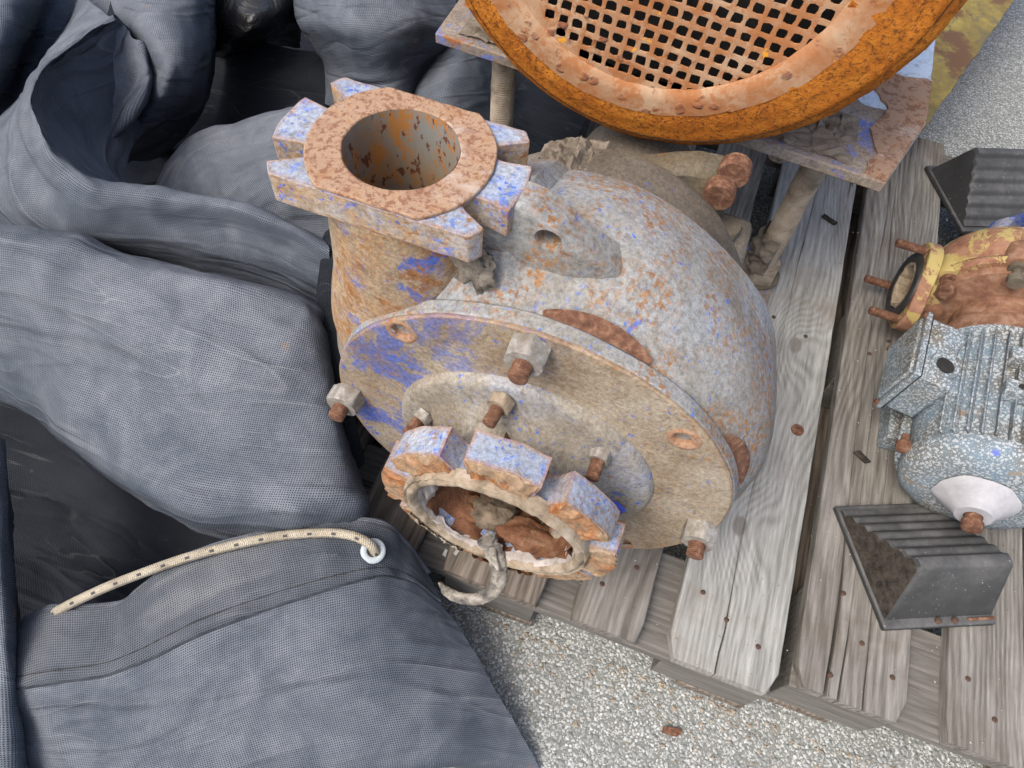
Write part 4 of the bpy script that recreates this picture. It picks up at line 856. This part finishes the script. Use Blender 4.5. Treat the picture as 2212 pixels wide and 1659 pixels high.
part('foot', MB().box((.232, .838, ZT+.001), (.40, .872, ZT+.012)), M_BRK, bk, bevel=.002); part('web', MB().prism([(.25, ZT+.012), (.40, ZT+.012), (.40, .25), (.31, .22), (.265, .18)], .852, .862, lambda u, v, d: (u, d, v)), M_BRK, bk, bevel=.002)

# ------------------------------------------------------------------ wheel chocks
def chock(label, A, B, C, ridge_in, slope_first):
    """base corner A (slope foot or back foot), B (other foot, same end), C (other end of B's edge); ridge lies ridge_in from the back foot"""
    A, B, C = (Vector((*q, ZT+.003)) for q in (A, B, C)); e = (C-B).normalized(); c = (B-A); Lc = c.length; c.normalize(); Lw = (C-B).length
    o = thing('wheel_chock', label, 'wheel chock', tuple((A+C)/2), 'black ribbed wheel chocks'); H = .098
    prof = []                                    # (distance from slope foot, height)
    foot = Lc-ridge_in; n = 46
    for k in range(n+1):
        u = k/n; x = .008+(foot-.012)*u; z = .012+(H-.012)*u; x2 = u*6.0
        rib = .0042*(math.cos(2*PI*x2)*.5+.5)**.7 if .0 < u < .96 else .0045; prof.append((x-rib*.35, z+rib-.004))
    prof += [(foot+.004, H+.001), (foot+.010, H-.003), (Lc-.012, .014), (Lc-.010, .009)]
    sl = [0.0, .004, .5, .996, 1.0]; P = []
    for k, u in enumerate((0, .02, .06, .5, .94, .98, 1)):
        inset = 1-(.035 if k in (0, 6) else 0); row = []
        for x, z in prof:
            la, lb_ = .022*z/H, .003*z/H; s_ = la+(Lw-la-lb_)*u
            zz = z*(.94 if k in (0, 6) else 1)
            d = x if slope_first else Lc-x
            row.append(tuple(A+c*d+e*s_+Vector((0, 0, zz))))
        P.append(row)
    mb = MB(); mb.grid(P); m_ = len(prof)
    body = part('ribbed_body', mb, M_BLK, o, smooth=50)
    for r in (0, 6):                             # end walls
        eb = MB(); row = P[r]; base = [tuple(Vector(q)*1) for q in row]; ft = [tuple(A+c*(x if slope_first else Lc-x)+e*(.001 if r == 0 else Lw-.001)+Vector((0, 0, .007))) for x, z in prof]
        eb.grid([base, [tuple((Vector(a)+Vector(b))/2) for a, b in zip(base, ft)], ft]); part('end_wall', eb, M_FUZZ if (r == 0 and slope_first) else M_BLK, o, smooth=50)
    rim = MB()
    q = [A, A+c*Lc, A+c*Lc+e*Lw, A+e*Lw]; ctr = (q[0]+q[2])/2
    rim.add([tuple(ctr+(p_-ctr)*s_+Vector((0, 0, z))) for z, s_ in ((-.002, 1.03), (.007, 1.03), (.009, 1.0), (.009, .86), (-.002, .86)) for p_ in q], [(i*4+j, i*4+(j+1) % 4, ((i+1) % 5)*4+(j+1) % 4, ((i+1) % 5)*4+j) for i in range(5) for j in range(4)]); part('base_rim', rim, M_BLK, o, bevel=.003)
    return o
chock('black ribbed wheel chock with dirt caked end, below the blue motor', (.020, .267), (.104, .114), (.248, .177), .062, True)
chock('clean black ribbed wheel chock beyond the yellow pump', (.109, 1.099), (.185, .940), (.34, 1.002), .055, False)

# ------------------------------------------------------------------ mesh tarp
M_DARKT = simple('dark_thread', (.02, .025, .032), (.045, .052, .062), 60, .9)
tarp = thing('mesh_tarp', 'heaped dark grey blue mesh tarp with white elastic cord left of the pump', 'tarp', (-1.0, .1, 0))
CL = {'dust': [], 'dark': []}
def patch(G, mr=9, mc=9, wr=.006, ws=9, seed=0, key='dust', px=True):
    W = [[at(*q) if px else np.array(q) for q in row] for row in G]
    A = catgrid(W, mr, mc); R, C = A.shape[:2]
    du = np.zeros((R, C)); dv_ = np.zeros((R, C))
    du[:, 1:] = np.cumsum(np.linalg.norm(np.diff(A, axis=1), axis=2), axis=1); dv_[1:, :] = np.cumsum(np.linalg.norm(np.diff(A, axis=0), axis=2), axis=0)
    du = du*.4+du.mean(0)[None]*.6; dv_ = dv_*.4+dv_.mean(1)[:, None]*.6
    N = np.cross(np.gradient(A, axis=1), np.gradient(A, axis=0)); N /= np.linalg.norm(N, axis=2)[..., None]+1e-9
    if N[..., 2].mean() < 0: N = -N
    for i in range(R):
        for j in range(C):
            q = A[i, j]; f = fbm(q, ws, seed); g_ = 1-abs(nz(q, ws*.8, seed+20))*2.2; A[i, j] += N[i, j]*(wr*f+wr*.8*max(0, g_)**3+.0012*nz(q, 60, seed))
    CL[key].append((A, du+seed*.37, dv_+seed*.21))
def behind(row, dy, dz, dx=0):
    return [tuple(at(*q)+np.array((dx, dy, dz))) for q in row]
def patchw(G, **k): patch(G, px=False, **k)
def wrow(row): return [tuple(at(*q)) for q in row]
# main front fold
r1 = [(-70, 488, .44), (63, 508, .44), (243, 549, .44), (430, 597, .43), (608, 646, .42), (676, 677, .40), (704, 705, .36)]
r2 = [(-70, 540, .43), (63, 556, .435), (243, 598, .435), (430, 645, .425), (605, 690, .415), (690, 720, .39), (714, 735, .33)]
r3 = [(-70, 640, .375), (63, 650, .39), (243, 700, .40), (430, 760, .40), (600, 790, .395), (705, 810, .37), (724, 815, .30)]
r4 = [(-70, 740, .30), (63, 750, .325), (240, 810, .345), (430, 880, .36), (610, 900, .365), (722, 910, .345), (742, 915, .27)]
r5 = [(-70, 810, .24), (63, 850, .26), (220, 940, .29), (420, 1010, .32), (620, 1020, .33), (745, 1010, .31), (768, 1015, .22)]
r6 = [(-70, 838, .20), (80, 895, .22), (230, 1015, .26), (410, 1108, .295), (640, 1105, .305), (775, 1100, .28), (795, 1105, .19)]
r7 = [(-70, 850, .12), (90, 915, .14), (245, 1040, .16), (425, 1150, .19), (650, 1190, .20), (800, 1180, .19), (815, 1185, .13)]
patchw([behind(r1, .10, -.22), behind(r1, .035, -.045), wrow(r1), wrow(r2), wrow(r3), wrow(r4), wrow(r5), wrow(r6), wrow(r7)], mr=10, mc=14, wr=.0085, ws=6, seed=1)
# second fold: ridge sweeps down the left then across to the pump
ridge = [(248, 44, .44), (194, 73, .46), (121, 126, .49), (87, 160, .50), (68, 219, .505), (87, 272, .50), (112, 330, .49), (146, 365, .48), (194, 399, .475), (233, 408, .47), (316, 418, .465), (413, 433, .46), (496, 445, .46), (559, 467, .46), (632, 496, .455), (712, 540, .44)]
o1_ = [(215, 22, .43), (170, 66, .44), (98, 132, .475), (68, 178, .485), (46, 236, .485), (50, 296, .48), (70, 360, .465), (105, 415, .45), (165, 455, .44), (215, 466, .44), (318, 472, .435), (418, 482, .43), (505, 492, .43), (570, 512, .43), (640, 540, .425), (716, 585, .41)]
o2_ = [(180, -10, .38), (150, 56, .38), (86, 142, .40), (55, 192, .40), (10, 262, .42), (-10, 310, .43), (0, 410, .41), (50, 478, .39), (125, 515, .385), (200, 530, .385), (320, 540, .385), (428, 550, .385), (515, 560, .385), (585, 580, .385), (652, 610, .38), (718, 650, .36)]
o3_ = [(165, -20, .22), (142, 50, .22), (82, 148, .22), (45, 200, .22), (-20, 280, .33), (-80, 330, .35), (-70, 450, .32), (0, 520, .28), (95, 560, .27), (190, 585, .27), (322, 610, .27), (438, 640, .27), (525, 660, .27), (600, 690, .27), (660, 715, .27), (722, 760, .25)]
i1_ = [(256, 40, .42), (206, 78, .44), (136, 132, .465), (103, 166, .475), (84, 220, .478), (102, 268, .475), (126, 320, .465), (156, 352, .455), (200, 388, .45), (238, 397, .445), (318, 408, .44), (413, 424, .435), (496, 436, .435), (560, 458, .435), (634, 488, .43), (714, 530, .42)]
inn_ = [tuple(at(*q)+np.array((.02, .05, -.16))) for q in i1_]
patchw([inn_, wrow(i1_), wrow(ridge), wrow(o1_), wrow(o2_), wrow(o3_)], mr=10, mc=8, wr=.0045, ws=9, seed=2)
# flap inside the loop
fa = [(250, 44, .43), (198, 78, .45), (126, 132, .475), (95, 168, .478), (84, 222, .472), (104, 272, .465), (130, 322, .45), (156, 356, .435)]
fb = [(262, 52, .415), (240, 95, .41), (195, 150, .405), (165, 190, .40), (150, 235, .395), (152, 285, .39), (160, 330, .39), (165, 360, .39)]
fc = [(285, 75, .41), (285, 125, .40), (265, 170, .385), (240, 210, .375), (215, 250, .365), (195, 300, .355), (180, 340, .35), (172, 363, .35)]
fd = [(305, 98, .41), (317, 135, .405), (320, 170, .395), (308, 210, .385), (286, 250, .37), (245, 300, .35), (208, 335, .335), (182, 362, .33)]
fe = [(308, 100, .38), (321, 138, .37), (324, 172, .36), (312, 214, .345), (290, 255, .33), (249, 305, .31), (212, 340, .29), (186, 368, .28)]
patchw([wrow(fa), wrow(fb), wrow(fc), wrow(fd), wrow(fe)], mr=10, mc=10, wr=.007, ws=10, seed=3)
# bulge to the right of the loop
patch([[(225, -60, .40), (300, -60, .44), (390, -60, .43), (455, -60, .37), (472, -60, .2)], [(250, 40, .40), (320, 50, .435), (400, 55, .42), (455, 55, .36), (472, 60, .2)], [(298, 120, .37), (345, 140, .41), (400, 150, .395), (445, 150, .33), (462, 158, .18)], [(290, 215, .33), (335, 222, .36), (380, 226, .335), (420, 225, .28), (442, 236, .16)], [(235, 300, .27), (280, 302, .27), (325, 300, .245), (375, 285, .21), (405, 284, .12)], [(165, 365, .20), (210, 370, .18), (260, 365, .14), (312, 345, .10), (352, 335, .05)]], mr=12, mc=12, wr=.006, ws=8, seed=4)
# middle sheet behind the second ridge
m1 = [(318, 430, .25), (366, 350, .275), (400, 300, .29), (437, 281, .30), (510, 262, .32), (593, 243, .33), (670, 232, .33)]
patchw([behind(m1, .06, -.2), behind(m1, .02, -.035), wrow(m1), wrow([(350, 442, .265), (400, 372, .29), (440, 330, .30), (490, 308, .31), (550, 292, .325), (620, 278, .335), (690, 270, .335)]), wrow([(400, 452, .265), (460, 410, .295), (510, 385, .31), (560, 370, .315), (610, 352, .325), (665, 340, .33), (715, 330, .33)]), wrow([(440, 480, .25), (510, 460, .28), (560, 445, .30), (610, 430, .31), (655, 415, .315), (700, 405, .32), (745, 400, .31)]), wrow([(460, 540, .2), (530, 540, .22), (590, 540, .24), (640, 530, .25), (690, 520, .26), (730, 520, .26), (760, 520, .25)])], mr=9, mc=9, wr=.006, ws=9, seed=5)
# dark panel between the bulge and the upper right folds
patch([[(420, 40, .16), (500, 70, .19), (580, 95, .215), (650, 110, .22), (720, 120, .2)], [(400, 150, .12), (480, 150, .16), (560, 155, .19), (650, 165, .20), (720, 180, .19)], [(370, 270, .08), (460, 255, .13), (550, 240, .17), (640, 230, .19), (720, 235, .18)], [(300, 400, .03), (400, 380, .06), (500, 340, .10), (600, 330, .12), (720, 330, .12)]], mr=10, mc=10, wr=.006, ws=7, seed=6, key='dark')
# upper right bulge
patch([[(632, -60, .25), (640, -60, .36), (710, -60, .43), (800, -60, .45), (900, -60, .43), (985, -60, .37)], [(640, 36, .22), (646, 40, .33), (712, 44, .41), (800, 40, .43), (900, 36, .42), (985, 30, .36)], [(676, 96, .2), (684, 98, .29), (735, 100, .36), (805, 96, .40), (890, 90, .39), (985, 84, .34)], [(700, 130, .16), (712, 150, .24), (760, 160, .31), (815, 160, .34), (870, 150, .34), (930, 135, .30)], [(690, 215, .12), (705, 225, .19), (760, 240, .25), (820, 240, .28), (880, 230, .28), (925, 200, .22)]], mr=11, mc=10, wr=.005, ws=8, seed=7)
# fold that passes behind the left rod
patch([[(925, 110, .24), (945, 105, .30), (985, 80, .335), (1030, 60, .33), (1075, 50, .28)], [(900, 165, .22), (918, 160, .29), (970, 140, .33), (1030, 120, .32), (1085, 110, .26)], [(872, 215, .20), (890, 212, .27), (950, 205, .315), (1020, 190, .30), (1085, 185, .24)], [(860, 290, .17), (880, 290, .23), (950, 290, .27), (1020, 280, .25), (1090, 280, .18)], [(850, 380, .1), (890, 380, .15), (960, 380, .17), (1030, 380, .15), (1100, 380, .1)]], mr=9, mc=9, wr=.004, ws=9, seed=8)
# upper left folds
patch([[(-90, -70, .42), (0, -70, .43), (70, -70, .40), (120, -70, .30), (180, -70, .26), (260, -70, .30)], [(-90, 20, .40), (0, 25, .42), (62, 30, .38), (92, 40, .27), (150, 50, .25), (220, 50, .26)], [(-90, 110, .38), (-10, 115, .39), (35, 110, .34), (65, 120, .24), (110, 130, .22), (170, 130, .22)], [(-90, 200, .33), (-20, 195, .34), (15, 190, .28), (40, 205, .2), (80, 210, .18), (120, 220, .15)], [(-90, 290, .26), (-20, 290, .25), (10, 280, .2), (40, 290, .15), (80, 290, .12), (120, 290, .10)]], mr=10, mc=9, wr=.007, ws=9, seed=9)
# narrow upright roll against the pump neck
tp = catmull([at(722, 520, .44), at(715, 585, .42), at(708, 650, .40), at(714, 740, .36), at(730, 850, .32), at(748, 930, .28), at(765, 990, .22)], 8); P = []
A = np.array([[c+np.array((.016*math.cos(a), .010*math.sin(a), .012*math.sin(a))) for a in [2*PI*k/14 for k in range(15)]] for c in tp])
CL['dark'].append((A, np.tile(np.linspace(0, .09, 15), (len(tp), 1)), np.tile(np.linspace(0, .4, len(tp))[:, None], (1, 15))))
# floor of the bag seen through its mouth, and the sheet under the heap
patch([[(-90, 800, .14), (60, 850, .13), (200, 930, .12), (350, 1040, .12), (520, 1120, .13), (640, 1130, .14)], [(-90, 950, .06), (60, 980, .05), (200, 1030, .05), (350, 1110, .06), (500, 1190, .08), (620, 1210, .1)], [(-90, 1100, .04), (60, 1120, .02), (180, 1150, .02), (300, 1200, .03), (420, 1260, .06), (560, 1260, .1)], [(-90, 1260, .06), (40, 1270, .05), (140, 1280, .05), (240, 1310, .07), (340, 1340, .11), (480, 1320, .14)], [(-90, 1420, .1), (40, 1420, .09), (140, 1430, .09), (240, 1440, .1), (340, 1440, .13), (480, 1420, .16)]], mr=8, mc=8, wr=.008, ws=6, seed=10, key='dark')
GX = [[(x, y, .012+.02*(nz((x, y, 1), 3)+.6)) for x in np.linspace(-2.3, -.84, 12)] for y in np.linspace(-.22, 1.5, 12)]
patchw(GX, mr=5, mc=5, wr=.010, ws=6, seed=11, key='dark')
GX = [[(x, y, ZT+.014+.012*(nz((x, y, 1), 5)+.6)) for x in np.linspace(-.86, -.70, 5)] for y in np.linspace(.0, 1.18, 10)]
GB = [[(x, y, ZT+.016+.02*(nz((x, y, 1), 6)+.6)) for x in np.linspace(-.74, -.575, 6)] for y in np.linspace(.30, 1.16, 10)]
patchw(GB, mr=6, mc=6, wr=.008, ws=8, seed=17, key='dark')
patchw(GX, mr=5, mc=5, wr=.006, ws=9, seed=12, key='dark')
# strip on the far left
patch([[(-90, 930, .30), (-30, 935, .31), (0, 950, .29), (8, 960, .2)], [(-90, 1100, .28), (-20, 1100, .30), (14, 1110, .27), (22, 1115, .17)], [(-90, 1290, .24), (-10, 1290, .27), (24, 1300, .24), (34, 1305, .14)], [(-90, 1470, .2), (0, 1470, .22), (34, 1480, .19), (44, 1480, .1)], [(-90, 1640, .15), (10, 1640, .17), (60, 1640, .13), (74, 1640, .06)], [(-90, 1760, .1), (20, 1760, .12), (80, 1760, .08), (90, 1760, .03)]], mr=8, mc=8, wr=.005, ws=9, seed=13)
# front panel below the hem
h1 = [(41, 1347, .200), (99, 1326, .212), (165, 1319, .220), (247, 1313, .225), (290, 1286, .235), (340, 1247, .245), (400, 1212, .250), (480, 1183, .255), (570, 1160, .262), (660, 1138, .270), (740, 1130, .272), (800, 1134, .268), (848, 1152, .250), (888, 1195, .215), (925, 1248, .170)]
h2 = [(39, 1487, .190), (97, 1480, .203), (160, 1470, .212), (228, 1460, .220), (290, 1438, .232), (350, 1411, .240), (415, 1381, .245), (490, 1350, .250), (575, 1318, .255), (660, 1290, .260), (735, 1266, .262), (795, 1249, .258), (840, 1245, .242), (895, 1262, .205), (950, 1303, .150)]
h3 = [(42, 1560, .150), (105, 1560, .168), (170, 1556, .180), (240, 1548, .190), (305, 1535, .200), (368, 1518, .208), (435, 1495, .214), (510, 1468, .219), (590, 1440, .223), (675, 1412, .225), (755, 1385, .222), (825, 1368, .210), (880, 1366, .190), (945, 1372, .150), (1012, 1390, .100)]
h4 = [(58, 1640, .115), (125, 1640, .135), (190, 1638, .148), (260, 1632, .158), (330, 1622, .167), (396, 1610, .173), (465, 1595, .178), (540, 1577, .182), (620, 1556, .184), (705, 1536, .182), (785, 1518, .176), (860, 1505, .162), (925, 1502, .140), (1005, 1505, .100), (1085, 1515, .060)]
h5 = [(85, 1720, .070), (150, 1722, .090), (220, 1720, .105), (290, 1716, .114), (360, 1710, .122), (430, 1704, .127), (505, 1696, .130), (585, 1686, .131), (665, 1676, .130), (750, 1664, .127), (830, 1652, .120), (910, 1643, .105), (985, 1637, .085), (1070, 1638, .045), (1157, 1645, .012)]
h6 = [(q[0]+5, q[1]+18, max(.004, q[2]-.07)) for q in h5]
hb0 = [tuple(at(*q)+np.array((.0, .012, -.012))) for q in h1]; hb1 = [tuple(at(*q)+np.array((.0, .016, -.10))) for q in h1]
patchw([hb1, hb0, wrow(h1), wrow([((a[0]+b[0])/2, (a[1]+b[1])/2, (a[2]+b[2])/2+.004) for a, b in zip(h1, h2)]), wrow(h2), wrow(h3), wrow(h4), wrow(h5), wrow(h6)], mr=9, mc=6, wr=.0040, ws=8, seed=14)
def clothobj(name, lst, mat_, parent):
    mb = MB(); uv = []
    for A, U, V in lst:
        mb.grid([[tuple(q) for q in r] for r in A]); uv += list(zip(U.ravel(), V.ravel()))
    mb.uv = uv; return part(name, mb, mat_, parent, smooth=180)
cl = clothobj('cloth', CL['dust'], M_CLOTH, tarp); clothobj('shaded_cloth', CL['dark'], M_CLOTH_SHADE, tarp)
# doubled hem strip lying on the front panel
hw = catgrid([wrow([(q[0], q[1]-1, q[2]+.001) for q in h1]), wrow([((a[0]+b[0])/2, (a[1]+b[1])/2, (a[2]+b[2])/2+.004) for a, b in zip(h1, h2)]), wrow(h2)], 8, 6)
N = np.cross(np.gradient(hw, axis=1), np.gradient(hw, axis=0)); N /= np.linalg.norm(N, axis=2)[..., None]
if N[..., 2].mean() < 0: N = -N
for i in range(hw.shape[0]):
    for j in range(hw.shape[1]):
        q = hw[i, j].copy(); f = fbm(q, 8, 14); g_ = 1-abs(nz(q, 6.4, 34))*2.2; e_ = .0030*(1 if i < hw.shape[0]-1 else .2)*(1 if i < hw.shape[0]-3 else 1.15); hw[i, j] += N[i, j]*(.004*f+.0032*max(0, g_)**3+.0012*nz(q, 60, 14)+e_+.0010*math.sin(j*.9))
du = np.zeros(hw.shape[:2]); du[:, 1:] = np.cumsum(np.linalg.norm(np.diff(hw, axis=1), axis=2), axis=1); dv2 = np.zeros(hw.shape[:2]); dv2[1:] = np.cumsum(np.linalg.norm(np.diff(hw, axis=0), axis=2), axis=0)
hem = clothobj('hem', [(hw, du, dv2)], M_HEM, tarp)
st_ = MB(); st_.tube([tuple(q_) for q_ in (hw[-4]+N[-4]*.0002)], .0005, 6); part('stitch_line', st_, M_DARK, hem, smooth=60)
st_ = MB(); st_.tube([tuple(q_) for q_ in (hw[-1]+N[-1]*.0002)], .0016, 6); part('hem_edge', st_, M_DARKT, hem, smooth=60)
# eyelet and elastic cord
ec = at(806, 1190, .2715); en = Vector((.25, -.25, .93)).normalized(); eu = en.orthogonal().normalized(); ev = en.cross(eu); er = MB(); P = []
for k in range(32):
    a = 2*PI*k/32; P.append([tuple(Vector(ec)+(eu*math.cos(a)+ev*math.sin(a))*(.0112+.0042*math.cos(b))+en*(.0008+.0022*math.sin(b))) for b in [2*PI*j/10 for j in range(10)]])
er.grid(P, closed_u=True, closed_v=True); part('eyelet', er, M_EYE, tarp, smooth=180)
ed = MB(); ed.revolve([(.0012, .0100), (.0012, .0001)], lambda a, r, t: tuple(Vector(ec)+(eu*math.cos(t)+ev*math.sin(t))*r+en*a), 24); part('eyelet_hole', ed, M_DARK, tarp, smooth=None)
cp = catmull([at(120, 1330, .205), at(129, 1317, .222), at(219, 1273, .243), at(302, 1240, .256), at(395, 1207, .266), at(494, 1180, .273), at(603, 1158, .280), at(700, 1151, .286), at(755, 1156, .289), at(785, 1167, .289), at(802, 1179, .284), at(810, 1191, .274), at(813, 1197, .262)], 10)
cm = MB(); cm.tube([tuple(c) for c in cp], .0058, 16); L_ = np.concatenate([[0], np.cumsum(np.linalg.norm(np.diff(cp, axis=0), axis=1))]); cm.uv = [(L_[i], k/16) for i in range(len(cp)) for k in range(16)]; part('elastic_cord', cm, M_CORD, tarp, smooth=180)
# black film in the heap
film_ = [[at(q[0], q[1], q[2]) for q in row] for row in [[(440, -60, .30), (500, -60, .33), (570, -60, .34), (640, -60, .31), (680, -60, .25)], [(445, 20, .27), (505, 25, .32), (570, 28, .325), (630, 20, .29), (670, 20, .22)], [(450, 70, .24), (505, 80, .29), (560, 78, .29), (620, 60, .25), (660, 60, .2)], [(450, 110, .18), (500, 118, .22), (545, 108, .21), (600, 85, .18), (650, 90, .15)], [(450, 140, .10), (500, 140, .12), (545, 130, .12), (600, 110, .1), (650, 110, .1)]]]
A = catgrid(film_, 9, 9); 
for i in range(A.shape[0]):
    for j in range(A.shape[1]): A[i, j, 2] += .012*(1-2*abs(nz(A[i, j], 16, 3)))+.006*nz(A[i, j], 35, 5)
fm = MB(); fm.grid([[tuple(q) for q in r] for r in A]); single('plastic_film', fm, M_FILM, 'crumpled shiny black plastic film tucked in the tarp heap', 'plastic film', smooth=60)

# ------------------------------------------------------------------ loose bits
wmb = MB(); wmb.revolve([(0, .0045), (0, .0098), (.003, .0096), (.003, .0045)], lambda a, r, t: (-.053+r*math.cos(t), .382+r*math.sin(t), ZT+.0012+a), 20); wmb.f.append(tuple(range(20))); single('rusty_washer', wmb, M_BOLTR, 'rusty round washer lying on the widest grey plank', 'washer')
q = at(1452, 1580, .006); single('rust_flake', MB().prism([(-.014, -.004), (.008, -.0065), (.015, .001), (.010, .006), (-.012, .005)], 0, .007, lambda u, v, d: (q[0]+u, q[1]+v+.2*u, .001+d)).jitter(.0015, 120, 2), M_BOLTR, 'orange brown rust flake on the gravelly concrete', 'rust flake', smooth=None, bevel=.001)
q = at(1790, 478, ZT); single('bark_chip', MB().prism([(-.016, -.003), (.010, -.005), (.016, .003), (-.012, .005)], 0, .006, lambda u, v, d: (q[0]+u, q[1]+v-.4*u, ZT+.001+d)).jitter(.001, 120, 2), M_FUZZ, 'dark chip on the grey plank below the motor plate', 'chip', smooth=None, bevel=.001)
q2 = at(1860, 990, ZT); single('bark_chip', MB().prism([(-.014, -.004), (.006, -.006), (.014, .002), (-.006, .006)], 0, .006, lambda u, v, d: (q2[0]+u, q2[1]+v-.5*u, ZT+.001+d)).jitter(.002, 120, 5), M_FUZZ, 'dark chip on the brown plank left of the blue motor', 'chip', smooth=None, bevel=.001)
for k, (px_, py_, lab) in enumerate(((2028, 1340, 'left rusty nail head on the rim of the dirty chock'), (2064, 1339, 'right rusty nail head on the rim of the dirty chock'))):
    q3 = at(px_, py_, ZT+.016); placed('loose_nail', NAIL, M_NAIL, bk, Matrix()).matrix_local = Matrix(); o_ = bpy.context.scene.collection.objects[-1]; o_.parent = None; o_.location = q3; o_.scale = (1.2, 1.2, 1.5); o_['label'] = lab; o_['category'] = 'nail'
q4, q5 = at(2092, 1338, ZT+.018), at(2148, 1334, ZT+.018); single('loose_nail', MB().tube([tuple(q4), tuple(q5)], .0022, 8), M_BOLTR, 'bent rusty nail lying along the front rim of the dirty chock', 'nail')
# grit scattered on ground and planks
gr = MB()
for k in range(1100):
    if k < 700: x, y, z = random.uniform(-.55, .45), random.uniform(-.33, .05), .001; 
    else: x, y, z = random.uniform(-.5, .3), random.uniform(0, 1.15), ZT+.0008
    if k < 700 and y > -.02: z = .001
    s_ = random.uniform(.0008, .003)*(1 if k < 700 else .7); a = random.random()*6
    gr.add([(x+s_*math.cos(a), y+s_*math.sin(a), z), (x+s_*math.cos(a+2.1), y+s_*math.sin(a+2.1)*.8, z), (x+s_*math.cos(a+4.2), y+s_*math.sin(a+4.2), z), (x, y, z+s_*.9)], [(0, 1, 3), (1, 2, 3), (2, 0, 3)])
soil = MB()
for k in range(520):
    u = random.random(); x = -.75+1.05*u; y = -.032-.10*random.random()**2.2+.02*(x+.3); s_ = random.uniform(.0012, .0048)*(1.4 if random.random() < .1 else 1); a = random.random()*6
    soil.add([(x+s_*math.cos(a), y+s_*math.sin(a), .0005), (x+s_*math.cos(a+2.1), y+s_*math.sin(a+2.1)*.8, .0005), (x+s_*math.cos(a+4.2), y+s_*math.sin(a+4.2), .0005), (x+s_*.2, y, s_*.8)], [(0, 1, 3), (1, 2, 3), (2, 0, 3)])
single('soil_crumbs', soil, M_RDUST, 'brown soil crumbs on the concrete along the pallet ends', 'soil', kind='stuff', smooth=None)
o = single('grit', gr, M_GRIT, 'fine loose grit on the concrete and planks', 'grit', kind='stuff', smooth=None)
